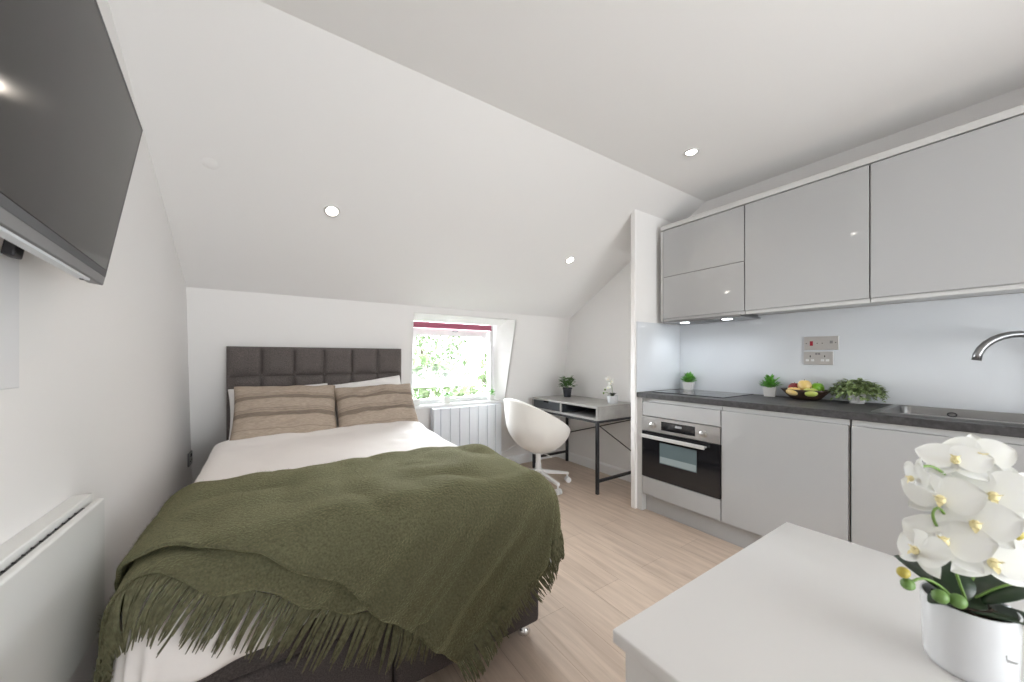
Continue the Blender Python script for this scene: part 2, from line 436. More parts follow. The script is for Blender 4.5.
# windows
def ring(b, x0, x1, z0, z1, y0, y1, wdt, bev=.004):
    b.box(x0, x0+wdt, y0, y1, z0, z1, bev); b.box(x1-wdt, x1, y0, y1, z0, z1, bev)
    b.box(x0+wdt, x1-wdt, y0, y1, z1-wdt, z1, bev); b.box(x0+wdt, x1-wdt, y0, y1, z0, z0+wdt, bev)
win = thing('window_1', None, None, (1.51, WY, WZ0)); win['kind'] = 'structure'
b = MB(); ring(b, WX0, WX1, WZ0, WZ1, WY, WY+.075, .042)
part('window_frame', b, M_upvc, win)
b = MB(); b.box(WX0+.03, WX1-.03, WY-.012, WY+.01, 1.474, 1.522, .008)
b.tube([(WX0+.03, WY-.004, 1.474), (WX1-.03, WY-.004, 1.474)], .009, 10)
part('rolled_blind', b, M_red, win, label='dark red rolled blind under the top rail')
b = MB(); b.box(WX0+.03, WX1-.03, WY-.01, WY+.03, 1.526, 1.566, .006)
part('blind_rail', b, M_upvc, win)
# top-hung sash pushed open at the bottom
sash_a = radians(26)
def sp(x, q, n):   # q down the sash, n outward
    return (x, WY+.035 + q*sin(sash_a) + n*cos(sash_a), 1.462 - q*cos(sash_a) + n*sin(sash_a))
def sbox(b, x0, x1, q0, q1, n0, n1):
    P = [sp(x, q, n) for n in (n0, n1) for x, q in ((x0, q0), (x1, q0), (x1, q1), (x0, q1))]
    v = [b.bm.verts.new(p) for p in P]
    for f in ((3,2,1,0),(4,5,6,7),(0,1,5,4),(1,2,6,5),(2,3,7,6),(3,0,4,7)): b.bm.faces.new([v[i] for i in f])
b = MB(); sx0, sx1, sq = WX0+.045, WX1-.05, .655
sbox(b, sx0, sx1, 0, .07, 0, .05); sbox(b, sx0, sx1, sq-.06, sq, 0, .05); sbox(b, sx0, sx0+.055, .07, sq-.06, 0, .05); sbox(b, sx1-.055, sx1, .07, sq-.06, 0, .05)
sash = part('sash', b, M_upvc, win)
b = MB(); sbox(b, sx0+.05, sx1-.05, .06, sq-.05, .02, .026)
part('glass_pane', b, M_glass, sash)
b = MB(); b.bar(sp(1.50, .012, -.012), sp(1.56, .012, -.012), .014, .012); b.bar(sp(1.53, .012, 0), sp(1.53, .012, -.014), .012)
part('window_handle', b, M_chrome, sash)
b = MB(); b.bar((WX1-.05, WY+.05, .80), sp(sx1-.01, sq-.03, .01), .008, .012)
part('stay_arm', b, M_chrome, win)
win2 = thing('window_2', None, None, (1.15, YF, RZ0)); win2['kind'] = 'structure'
b = MB(); ring(b, RX0, RX1, RZ0, RZ1, YF-.09, YF-.03, .05); b.box(1.125, 1.175, YF-.09, YF-.03, RZ0+.05, RZ1-.05)
part('window_frame', b, M_upvc, win2)
for x0, x1 in ((RX0+.05, 1.125), (1.175, RX1-.05)):
    b = MB(); b.box(x0, x1, YF-.065, YF-.06, RZ0+.05, RZ1-.05)
    part('glass_pane', b, M_glass, win2)

# ------------------------------------------------------------------ downlights
def downlight(loc, tilt, label, power=9):
    t = thing('downlight', label, 'ceiling light', loc, (tilt, 0, 0), 'recessed ceiling downlights', local=True)
    b = MB(); b.lathe([(.030, .004), (.030, -.002), (.034, -.006), (.042, -.006), (.044, 0), (.044, .004)], n=32)
    part('trim_ring', b, M_satin, t, smooth=True)
    b = MB(); b.lathe([(.0305, -.0005), (.02, -.002), (0, -.003)], n=24)
    part('lamp_lens', b, M_lens, t, smooth=True)
    d = bpy.data.lights.new('downlight_lamp', 'SPOT'); d.energy = power*.6; d.spot_size = radians(110); d.spot_blend = .8; d.color = (1, .88, .74); d.shadow_soft_size = .03
    lo = bpy.data.objects.new('downlight_lamp', d); COL.objects.link(lo); lo.parent = t; lo.location = (0, 0, -.012)
    return t
SL = atan2(ZC-ZB1, YB1-YR)
def slope_z(y): return ZC - (y-YR)*(ZC-ZB1)/(YB1-YR)
downlight((.292, 2.336, slope_z(2.336)), -SL, 'recessed round downlight in the sloping ceiling above the bed')
downlight((2.169, 2.339, slope_z(2.339)), -SL, 'recessed round downlight in the sloping ceiling above the white chair')
downlight((2.174, 1.246, ZC), 0, 'recessed round downlight in the flat ceiling near the wall cabinets')
downlight((2.174, -.55, ZC), 0, 'added unseen downlight in the flat ceiling behind the camera by the kitchen')  # unseen lamp added to help light the room
downlight((.22, 1.13, ZC), 0, 'recessed downlight in the flat ceiling above the foot of the bed')
b = MB(); pz = slope_z(2.22); 
t = thing('ceiling_cover', 'small faint round white cover on the sloping ceiling beside the television', 'cover plate', (-.245, 2.22, pz), (-SL, 0, 0), local=True)
b.lathe([(0, -.0012), (.029, -.0012), (.031, 0), (.031, .003)], n=28); part('cover_disc', b, M_ceil, t, smooth=True)

# ================================================================== BED
bed = thing('bed', 'low double bed with charcoal fabric divan and buttoned headboard', 'bed', (.34, 2.1, 0))
BX0, BX1, BY0, BY1 = -.27, .945, 1.20, 3.02
b = MB(); 
for x0, x1 in ((BX0, .3345), (.3395, BX1)):
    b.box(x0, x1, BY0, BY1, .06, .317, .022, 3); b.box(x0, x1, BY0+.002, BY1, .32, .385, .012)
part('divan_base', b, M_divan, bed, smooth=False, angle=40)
b = MB(); b.box(BX0+.005, BX1-.005, BY0+.01, BY1, .385, .60, .045, 4)
part('mattress', b, M_wpil, bed, angle=40)
for x in (BX0+.06, BX1-.045):
    for y in (BY0+.06, BY1-.08):
        b = MB(); b.lathe([(0, 0), (.026, 0), (.029, .008), (.022, .02), (.014, .034), (.016, .05), (.024, .06), (0, .06)], (x, y, 0), 20)
        part('caster', b, M_chrome, bed, smooth=True, label='small chrome glide foot')
# headboard 6 x 4 tufted squares
HX0, HX1, HZ0, HZ1, HY = -.254, .914, .44, 1.256, 3.035
nc, nr = 6, 4
def hb(u, v):
    x = HX0 + (HX1-HX0)*u; z = HZ0 + (HZ1-HZ0)*v
    fu = abs(sin(pi*u*nc)); fv = abs(sin(pi*v*nr))
    eu = min(u, 1-u)*nc; ev = (1-v)*nr
    hgt = .036*(min(1, fu*1.25)**.42)*(min(1, fv*1.25)**.42)
    return (x, HY + .036 - hgt - .004 + .003*fbm(x*9, z*9), z)
b = MB(); V = b.grid(hb, nc*16, nr*16)
edge = [V[i][0] for i in range(len(V))] + [V[-1][j] for j in range(1, len(V[0]))] + [V[i][-1] for i in range(len(V)-2, -1, -1)] + [V[0][j] for j in range(len(V[0])-2, 0, -1)]
back = [b.bm.verts.new((v.co.x, HY+.075, v.co.z)) for v in edge]
for i in range(len(edge)): b.bm.faces.new((edge[i], back[i], back[(i+1) % len(edge)], edge[(i+1) % len(edge)]))
b.bm.faces.new(back)
hbo = part('headboard', b, M_head, bed, angle=60)
for i in range(1, nc):
    for j in (1, 2, 3):
        b = MB(); b.ball((HX0+(HX1-HX0)*i/nc, HY+.024, HZ0+(HZ1-HZ0)*j/nr), .011, (1, .6, 1), 12)
        part('button', b, M_head, hbo, smooth=True)
for x in (HX0+.25, HX1-.25):
    b = MB(); b.box(x-.03, x+.03, HY+.045, HY+.07, .06, .5); part('headboard_strut', b, M_divan, bed)

# draping over the bed -------------------------------------------------
DXL, DXR, DYF, DZ, DR = -.30, .975, 1.145, .66, .085
def drape(a, bb, off=0.0, rip=0.0, seed=0.0, wr=0.0):
    xl, xr, yf, R = DXL-off+DR+off, DXR+off-DR-off, DYF+DR, DR+off
    qx = min(max(a, xl), xr); qy = max(bb, yf)
    dx, dy = a-qx, bb-qy; s = hypot(dx, dy)
    top = DZ + off + .022*max(0, min(1, (bb-1.9)/.6)) + .012*fbm(a*2.2, bb*2.2, 1.0) + .03*max(0, 1-((a-.33)/.75)**2) - .02
    if wr: top += wr*abs(fbm(a*1.1+bb*2.6+seed, bb*1.2-a*3.4, 4.0, 2))
    if s < 1e-6: return Vector((a, bb, top))
    nx, ny = dx/s, dy/s
    q = R*pi/2
    if s < q: hh = R*sin(s/R); dz = R*(1-cos(s/R))
    else: hh = R + .06*(s-q); dz = R + (s-q)
    if rip:
        tt = a*1.0 - bb*1.0 + 1.4*atan2(ny, nx)*.25
        g = min(1, max(0, (s-.05)/.3))
        hh += rip*g*(sin(tt*23+seed)+.6*sin(tt*41+seed*2+1)) 
    z = top - dz
    if z < .02:
        hh += (.02-z)*.8; z = .02 + .004*sin(a*50)
    x = qx+nx*hh
    return Vector((max(x, XL+.02+off*.4), qy+ny*hh, z))
# duvet
def duv(u, v):
    a = DXL-.25 + (DXR-DXL+.50)*u
    hem = .14 + .09*math.exp(-((a+.08)/.22)**2)
    bb = DYF-hem + (2.86-(DYF-hem))*v
    p = drape(a, bb, 0.0, .012, 2.0, .012)
    if v > .93: p.z -= .02*((v-.93)/.07)**2
    # turned-down roll near the pillows
    p.z += .022*math.exp(-((bb-2.63)/.06)**2) * (1 if DXL < a < DXR else .4)
    p.z += .006*fbm(a*5, bb*5, 9)
    return p
b = MB(); b.grid(duv, 74, 84)
single('duvet', b, M_duvet, 'white cotton duvet spread over the bed under the green throw', 'duvet', smooth=True, mods=[('solid', .03, -1), ('sub', 1)], loc=(.34, 2, .63))

# pillows
def pillow(name, label, m, grp, w, h, t, c, lean, yaw, roll=0.0, seed=0.0):
    b = MB(); N = 26
    def f(sgn):
        def g(u, v):
            x, y = 2*u-1, 2*v-1
            e = (max(0, 1-abs(x)**3.2)*max(0, 1-abs(y)**3.2))**.55
            px = x*w/2*(1-.045*(1-y*y) * (abs(x)**2)); py = y*h/2*(1-.055*(1-x*x)*(abs(y)**2))
            edge = 1-max(abs(x), abs(y))
            wz = .010*fbm(x*2.3+seed, y*2.3, sgn*2) + .016*sin(7*x*y+seed)*(x*x*y*y) + .022*fbm(x*1.3+y*2.5+seed, y*6-x*2, 3)*(1-.5*x*x)
            return Vector((px, py, sgn*(t/2*e*(1+.16*fbm(x*2+seed*2, y*2, 5))) + wz*e**.5*1.4))
        return g
    A = b.grid(f(1), N, N); B = b.grid(f(-1), N, N)
    bmesh.ops.remove_doubles(b.bm, verts=b.bm.verts[:], dist=.0009)
    me = b.data(name, m, True)
    o = bpy.data.objects.new(name, me); COL.objects.link(o)
    o.location = c
    o.rotation_euler = (Matrix.Rotation(yaw, 4, 'Z') @ Matrix.Rotation(lean, 4, 'X') @ Matrix.Rotation(roll, 4, 'Z')).to_euler()
    addmod(o, 'sub', 1)
    return tag(o, label, 'pillow', grp)
pillow('pillow', 'plain white pillow behind the left striped pillow, against the headboard', M_wpil, 'pillows on the bed', .60, .36, .15, (.058, 2.915, .82), radians(68), 0, radians(2), 1.0)
pillow('pillow', 'plain white pillow behind the right striped pillow, its corner rising above it', M_wpil, 'pillows on the bed', .60, .40, .15, (.615, 2.92, .825), radians(68), 0, radians(7), 4.0)
pillow('pillow', 'taupe linen pillow with dark woven stripes, left on the bed', M_stripe, 'pillows on the bed', .60, .41, .16, (.085, 2.765, .822), radians(56), radians(1), radians(-2), 2.0)
pillow('pillow', 'taupe linen pillow with dark woven stripes, right and nearer the window', M_stripe, 'pillows on the bed', .58, .40, .16, (.650, 2.765, .806), radians(56), radians(-2), radians(2), 6.0)

# throw ---------------------------------------------------------------
def polyline(pts):
    P = [Vector(p) for p in pts]; L = [0]
    for i in range(1, len(P)): L.append(L[-1]+(P[i]-P[i-1]).length)
    T = L[-1]
    def f(t):
        d = t*T
        for i in range(1, len(P)):
            if d <= L[i] or i == len(P)-1:
                k = (d-L[i-1])/max(1e-9, L[i]-L[i-1]); return P[i-1].lerp(P[i], k)
    return f
def smoothline(pts, n=40, it=3):
    P = [Vector(p) for p in pts]
    for _ in range(it):
        Q = [P[0]]
        for i in range(len(P)-1): Q += [P[i].lerp(P[i+1], .25), P[i].lerp(P[i+1], .75)]
        P = Q + [P[-1]]
    return polyline(P)
def coons(c0, c1, d0, d1):
    """c0: v=0 bottom, c1: v=1 top, d0: u=0 left, d1: u=1 right."""
    def f(u, v):
        a = c0(u).lerp(c1(u), v) + d0(v).lerp(d1(v), u)
        bl = c0(0)*(1-u)*(1-v) + c0(1)*u*(1-v) + c1(0)*(1-u)*v + c1(1)*u*v
        return a - bl
    return f
throw = thing('throw_blanket', 'olive green mohair throw with fringe draped over the foot of the bed', 'throw', (.34, 1.5, .66))
def wob(c, amp, fr, s):
    def f(t):
        p = c(t); return Vector((p.x + amp*sin(t*fr+s)*.5, p.y + amp*sin(t*fr*1.3+s), 0))
    return f
def fringe(name, hem, inward, off, rip, seed, parent, n, L0, wr):
    b = MB(); rnd = random.Random(int(seed*10)+3)
    for i in range(n):
        t = (i+.5+rnd.uniform(-.4, .4))/n; t = min(max(t, 0), 1)
        p = hem(t); q = hem(min(1, t+.01)) - hem(max(0, t-.01)); nn = Vector((q.y, -q.x, 0)).normalized()
        if nn.dot(Vector(inward)) > 0: nn = -nn
        clump = .006*sin(i*.9)+rnd.uniform(-.012, .012); L = L0*rnd.uniform(.75, 1.15)
        tang = q.normalized(); pts = []
        cl = round(t*n/8)/(n/8)        # tassels gather in bunches
        for k in range(6):
            s = k/5
            pp = p + nn*(L*s-.012) + tang*(clump*s*1.2)
            pc = hem(min(max(cl, 0), 1)) + nn*(L*s)
            pp = pp.lerp(pc, .5*s)
            d = drape(pp.x, pp.y, off+.004+.006*s*rnd.random(), rip, seed, wr)
            pts.append(d)
        b.tube(pts, [.0030, .0036, .0034, .0032, .0026, .0010], 5)
    o = part(name, b, M_fringe, parent, smooth=True); o['kind'] = 'stuff'
    return o
WR = .034
# lower fold
hemL = smoothline([(-.62, 1.24, 0), (-.42, 1.20, 0), (-.27, 1.19, 0), (-.14, 1.09, 0), (.06, .99, 0), (.19, .90, 0), (.42, .80, 0), (.62, .79, 0)])
cL = coons(wob(hemL, .012, 22, 0), polyline([(-.62, 1.62, 0), (.80, 1.40, 0)]), polyline([(-.62, 1.24, 0), (-.62, 1.62, 0)]), polyline([(.62, .80, 0), (.80, 1.40, 0)]))
b = MB(); b.grid(lambda u, v: (lambda p: drape(p.x, p.y, .022, .012, 5.0, WR))(cL(u, v)), 90, 40)
lo = part('lower_fold', b, M_throw, throw, smooth=True, mods=[('solid', .008, 0)])
fringe('fringe', hemL, (0, 1, 0), .016, .012, 5.0, lo, 300, .125, WR)
# upper fold: corner hanging down over the foot of the bed
C = (.50, .615, 0)
hemA = smoothline([(-.60, 1.50, 0), (-.40, 1.37, 0), (-.29, 1.29, 0), (-.12, 1.175, 0), (.02, 1.08, 0), (.10, 1.02, 0), (.18, .95, 0), (.34, .785, 0), C], it=2)
hemB = smoothline([C, (.66, .68, 0), (.83, .80, 0), (1.02, .91, 0), (1.22, 1.08, 0), (1.36, 1.30, 0)], it=2)
topc = smoothline([(-.62, 1.74, 0), (-.3, 1.77, 0), (.2, 1.75, 0), (.55, 1.77, 0), (.83, 1.73, 0), (1.05, 1.66, 0), (1.38, 1.64, 0)])
rgt = smoothline([C, (.66, .68, 0), (.83, .80, 0), (1.02, .91, 0), (1.22, 1.08, 0), (1.36, 1.34, 0), (1.38, 1.64, 0)], it=2)
lft = polyline([(-.60, 1.50, 0), (-.62, 1.74, 0)])
cU = coons(wob(hemA, .006, 30, 1), topc, lft, rgt)
b = MB(); b.grid(lambda u, v: (lambda p: drape(p.x, p.y, .044, .012, 8.0, WR))(cU(u, v)), 110, 90)
up = part('upper_fold', b, M_throw, throw, smooth=True, mods=[('solid', .009, 0)])
fringe('fringe', hemB, (-.6, .8, 0), .044, .012, 8.0, up, 320, .105, WR)

def pile(cfun, off, seed, n, parent):
    rnd = random.Random(n); vs = []; fs = []; o0 = Vector(throw.location)
    for i in range(n):
        u, v = rnd.random(), rnd.random()
        p = cfun(u, v); P = drape(p.x, p.y, off+.004, .012, seed, WR)
        A = drape(p.x+.01, p.y, off+.004, .012, seed, WR)-P; B_ = drape(p.x, p.y+.01, off+.004, .012, seed, WR)-P
        nn = A.cross(B_)
        if nn.length < 1e-9: continue
        nn.normalize(); t = Vector((rnd.gauss(0, 1), rnd.gauss(0, 1), rnd.gauss(0, 1))); t -= nn*t.dot(nn)
        if t.length < 1e-4: continue
        t.normalize(); L = rnd.uniform(.006, .015); e = P + t*L + nn*L*rnd.uniform(.15, .7); s_ = nn.cross(t)*.00035
        k = len(vs); vs += [P-o0-s_, P-o0+s_, e-o0]; fs.append((k, k+1, k+2))
    me = bpy.data.meshes.new('pile'); me.from_pydata(vs, [], fs); me.materials.append(M_fringe)
    o = bpy.data.objects.new('pile', me); COL.objects.link(o); o.parent = parent; o['kind'] = 'stuff'
pile(cU, .044, 8.0, 26000, up); pile(cL, .022, 5.0, 12000, lo)

# ================================================================== LEFT WALL: television, slab, heater, socket
tvr = (Matrix.Rotation(radians(4.9), 4, 'Z') @ Matrix.Rotation(radians(9.5), 4, 'Y')).to_euler()
tv = thing('television', 'large black flat television tilted down on the left wall', 'television', (-.360, 1.35, 1.361), tvr, local=True)
TW, TH_ = .80, .436
b = MB(); b.box(-.028, 0, -TW, 0, 0, TH_, .003); b.box(-.052, -.026, -TW+.06, -.06, .05, TH_-.08, .012)
part('casing', b, M_tvb, tv)
b = MB(); b.box(-.004, .0006, -TW+.004, -.003, .022, TH_-.004, .0005); part('screen_border', b, M_black, tv)
b = MB(); b.box(-.004, .0012, -TW+.012, -.016, .038, TH_-.012, .001)
part('screen', b, M_tvs, tv)
b = MB(); b.box(-.024, -.003, -TW+.02, -.10, -.005, .0005, .001)
part('lit_underside_strip', b, M_tvchin, tv)  # light on the television's bottom face put into a pale strip colour
b = MB(); b.box(-.016, -.010, -.115, -.108, -.0075, -.005)
part('sensor', b, M_pin, tv)
# wall bracket (part of the television)
b = MB()
for y in (-.30, -.52):
    b.box(-.066, -.050, y-.018, y+.018, -.012, TH_-.02, .003)
b.box(-.085, -.052, -.56, -.26, .10, .16, .003)
part('mount_rail', b, M_black, tv)
plate = thing('wall_slab', 'thin flat off-white slab on the left wall under the television', 'wall panel', (XL, 1.0, 1.25))  # thin rectangle, slightly greyer than the wall paint
b = MB(); b.box(XL, XL+.006, .90, 1.225, 1.112, 1.62, .002); part('panel', b, mat('off_white_slab', (0.74, 0.74, 0.75), 0.5), plate)
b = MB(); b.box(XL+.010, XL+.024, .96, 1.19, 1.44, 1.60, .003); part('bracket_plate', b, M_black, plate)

ht = thing('panel_heater', 'white flat electric panel heater fixed low on the left wall', 'heater', (XL, 1.1, .42))
HYa, HYb = .55, 1.485
b = MB(); b.box(XL, XL+.039, HYa, HYb, .45, .800, .003); b.box(XL+.02, XL+.05, HYa+.02, HYb-.02, .47, .77, .003)
part('back_casing', b, M_heater, ht)
b = MB(); b.box(XL+.046, XL+.064, HYa, HYb-.004, .425, .785, .006, 3)
part('front_panel', b, M_heater, ht)
b = MB(); b.box(XL+.0395, XL+.0455, HYa+.03, HYb-.07, .772, .781, .0)
for i in range(24):
    y = HYa+.06+i*.033; b.box(XL+.0395, XL+.0455, y, y+.004, .781, .783)
part('grille', b, M_black, ht)
b = MB(); b.box(XL, XL+.03, HYb-.30, HYb-.24, .40, .452, .003)
part('wall_bracket', b, M_heater, ht)

def socket_plate(name, label, x, y0, y1, z0, z1, m, nrm=-1):
    t = thing(name, label, 'socket', (x, (y0+y1)/2, (z0+z1)/2))
    b = MB(); b.box(x, x+.009*nrm, y0, y1, z0, z1, .002); part('face_plate', b, m, t)
    return t
def sbits(t, name, items, x, m, nrm=-1):
    for (y, z, w_, h_) in items:
        b = MB(); b.box(x+.0085*nrm, x+.012*nrm, y-w_/2, y+w_/2, z-h_/2, z+h_/2, .0008); part(name, b, m, t)
t = socket_plate('wall_socket', 'grey double wall socket in the corner left of the bed', XL, 3.10, 3.215, .47, .555, M_nickel, 1)
sbits(t, 'pin_hole', [(3.13, .50, .012, .006), (3.185, .50, .012, .006)], XL, M_pin, 1)
sbits(t, 'rocker', [(3.15, .535, .012, .018), (3.17, .535, .012, .018)], XL, M_pin, 1)

# ================================================================== WINDOW AREA: radiator, cable
rad = thing('electric_radiator', 'white ribbed electric radiator standing under the dormer window', 'radiator', (1.58, 3.14, 0))
RY = 3.105
b = MB(); fins = [1.217, 1.285, 1.379, 1.476, 1.576, 1.674, 1.775, 1.868, 1.945]
b.box(1.217, 1.949, RY+.012, RY+.075, .145, .715, .004)
part('body', b, M_rad, rad)
for i in range(8):
    x0, x1 = fins[i]+.003, fins[i+1]-.003
    b = MB(); b.box(x0, x1, RY, RY+.02, .15, .712, .0045, 3); part('fin', b, M_rad, rad)
for x in (1.30, 1.86):
    b = MB(); b.box(x-.02, x+.02, RY-.05, RY+.13, 0, .03, .006); b.box(x-.015, x+.015, RY+.03, RY+.06, .03, .15, .003); part('foot', b, M_wplast, rad)
b = MB(); pts = []
P0 = [(1.95, 3.16, .20), (2.02, 3.17, .20), (2.15, 3.17, .245), (2.30, 3.19, .26), (2.45, 3.22, .24), (2.62, 3.24, .25), (2.76, 3.26, .24), (2.815, 3.265, .26)]
for i in range(len(P0)-1):
    for k in range(5): 
        t_ = k/5; s_ = t_*t_*(3-2*t_); a0, a1 = Vector(P0[i]), Vector(P0[i+1]); q = a0.lerp(a1, t_); q.z = a0.z+(a1.z-a0.z)*s_; pts.append(q)
b.tube(pts, .0035, 7)
part('power_cable', b, M_wplast, rad, smooth=True)

# ---- potted plants ---------------------------------------------------
def bush(b, c, r, hgt, n, L, W, seed, spread=1.0, up=.5):
    rnd = random.Random(seed)
    for i in range(n):
        a = rnd.uniform(0, 2*pi); rr = r*sqrt(rnd.random())
        z = hgt*rnd.random()**.8 * (1 - .45*(rr/r)**2)
        d = Vector((cos(a)*spread, sin(a)*spread, rnd.uniform(-.2, 1)*up+.1))
        p = (c[0]+cos(a)*rr*.8, c[1]+sin(a)*rr*.8, c[2]+z)
        l = L*rnd.uniform(.7, 1.2)
        b.leaf(p, d, l, W*rnd.uniform(.8, 1.2), .25, rnd.uniform(-.1, .5), 3)
def stems(b, c, r, hgt, n, seed):
    rnd = random.Random(seed)
    for i in range(n):
        a = rnd.uniform(0, 2*pi); rr = r*rnd.uniform(.3, 1)
        b.tube([c, (c[0]+cos(a)*rr*.5, c[1]+sin(a)*rr*.5, c[2]+hgt*.5), (c[0]+cos(a)*rr, c[1]+sin(a)*rr, c[2]+hgt*rnd.uniform(.6, 1))], .0018, 5)
def square_pot(t, x, y, z, s0, s1, h, m, rot=.0):
    b = MB()
    def ringv(s_, zz): return [b.bm.verts.new((x+sx*s_*cos(rot)-sy*s_*sin(rot), y+sx*s_*sin(rot)+sy*s_*cos(rot), z+zz)) for sx, sy in ((1,1),(-1,1),(-1,-1),(1,-1))]
    R = [ringv(s0, 0), ringv(s1, h), ringv(s1-.005, h), ringv(s1-.008, h-.012)]
    b.bm.faces.new(R[0][::-1]); b.bm.faces.new(R[-1])
    for A, B_ in zip(R, R[1:]):
        for k in range(4): b.bm.faces.new((A[k], A[(k+1) % 4], B_[(k+1) % 4], B_[k]))
    return part('pot', b, m, t)
def sill_plant(x, label, sc=1.0, yel=False, seed=1, y=3.255, lean=0):
    t = thing('potted_plant', label, 'plant', (x, y, WZ0), group='little plants on the window sill')
    square_pot(t, x, y, WZ0, .024*sc, .030*sc, .055*sc, M_pot_m)
    b = MB(); bush(b, (x+lean, y, WZ0+.05*sc), .038*sc, .06*sc, 70, .034*sc, .014*sc, seed)
    part('foliage', b, M_leafg, t)
sill_plant(1.105, 'small green plant in white square pot, left end of the window sill', 1.0, seed=11)
sill_plant(1.40, 'small leafy plant in white pot at the middle of the window sill', 1.15, seed=12, lean=.025)
sill_plant(1.90, 'small green plant in white pot, right end of the window sill', 1.0, seed=13, y=3.25)

# ================================================================== DESK
DX0, DX1, DY0, DY1, DZ0, DZ1 = 2.325, 2.825, 2.165, 3.095, .635, .757
desk = thing('desk', 'grey concrete-look desk with black metal legs in the alcove', 'desk', (2.57, 2.63, 0))
T = .018; ym = 2.645
b = MB(); b.box(DX0, DX1, DY0, DY1, DZ1-T, DZ1, .0015); b.box(DX0, DX1, DY0, DY1, DZ0, DZ0+T, .0015)
b.box(DX0, DX1, DY0, DY0+T, DZ0+T, DZ1-T); b.box(DX0, DX1, DY1-T, DY1, DZ0+T, DZ1-T)
b.box(DX0+.001, DX1, ym-T/2, ym+T/2, DZ0+T, DZ1-T); b.box(DX1-.01, DX1, DY0+T, DY1-T, DZ0+T, DZ1-T)
part('carcass', b, M_desk, desk)
b = MB(); b.box(DX0+.015, DX1-.011, DY0+T, DY0+T+.003, DZ0+T, DZ1-T); b.box(DX0+.015, DX1-.011, ym-T/2-.003, ym-T/2, DZ0+T, DZ1-T); b.box(DX1-.014, DX1-.010, DY0+T, ym-T/2, DZ0+T, DZ1-T)
b.box(DX0+.015, DX1-.011, DY0+T, ym-T/2, DZ1-T-.003, DZ1-T)
part('cubby_lining', b, M_drawer, desk, label='open compartment with a dark inside')
b = MB(); yA, yB = ym+T/2+.003, DY1-T-.003
zA, zB = DZ0+T+.003, DZ1-T-.003; yc = (yA+yB)/2
b.prism([(DX0+.002, yA, zA), (DX0+.002, yB, zA), (DX0+.002, yB, zB), (DX0+.002, yc+.045, zB), (DX0+.002, yc+.035, zB-.014), (DX0+.002, yc-.035, zB-.014), (DX0+.002, yc-.045, zB), (DX0+.002, yA, zB)], (.40, 0, 0))
part('drawer', b, M_drawer, desk, label='dark anthracite drawer with a finger notch')
fr = .026
legs = [(DX0+.013, DY0+.013), (DX0+.013, DY1-.013), (DX1-.013, DY0+.013), (DX1-.013, DY1-.013)]
for x, y in legs:
    b = MB(); b.box(x-.0125, x+.0125, y-.0125, y+.0125, 0, DZ0-.022, .0015); part('leg', b, M_black, desk)
b = MB()
for y in (DY0+.013, DY1-.013): b.box(DX0+.0005, DX1-.0005, y-.0125, y+.0125, DZ0-.022, DZ0, .0015)
for x in (DX0+.013, DX1-.013): b.box(x-.0125, x+.0125, DY0+.0255, DY1-.0255, DZ0-.022, DZ0, .0015)
part('frame', b, M_black, desk)
for y in (DY0+.013, DY1-.013):
    b = MB(); b.box(DX0+.0255, DX1-.0255, y-.0115, y+.0115, .10, .123, .0015); part('stretcher', b, M_black, desk)
for A, B_ in (((DX0+.02, DY0+.013, .60), (DX1-.02, DY0+.013, .30)), ((DX0+.02, DY1-.013, .60), (DX1-.02, DY1-.013, .30)), ((DX1-.013, DY0+.02, .60), (DX1-.013, DY1-.02, .325))):
    b = MB(); b.tube([A, B_], .005, 8); part('brace', b, M_black, desk, smooth=True)

# plant in black pot on the desk
dp = thing('potted_plant', 'leafy green plant in a black round pot on the desk', 'plant', (2.665, 2.915, DZ1))
b = MB(); c = (2.665, 2.915, DZ1)
b.lathe([(0, 0), (.036, 0), (.048, .082), (.052, .084), (.052, .10), (.046, .10), (.044, .088), (0, .088)], c, 28); part('pot', b, M_pot_b, dp, angle=40)
b = MB(); b.lathe([(.0438, .089), (0, .092)], c, 20); part('soil', b, M_soil, dp)
b = MB(); stems(b, (c[0], c[1], c[2]+.09), .07, .12, 12, 3); bush(b, (c[0], c[1], c[2]+.10), .075, .135, 120, .05, .03, 21, up=.8); part('foliage', b, M_leafm, dp)

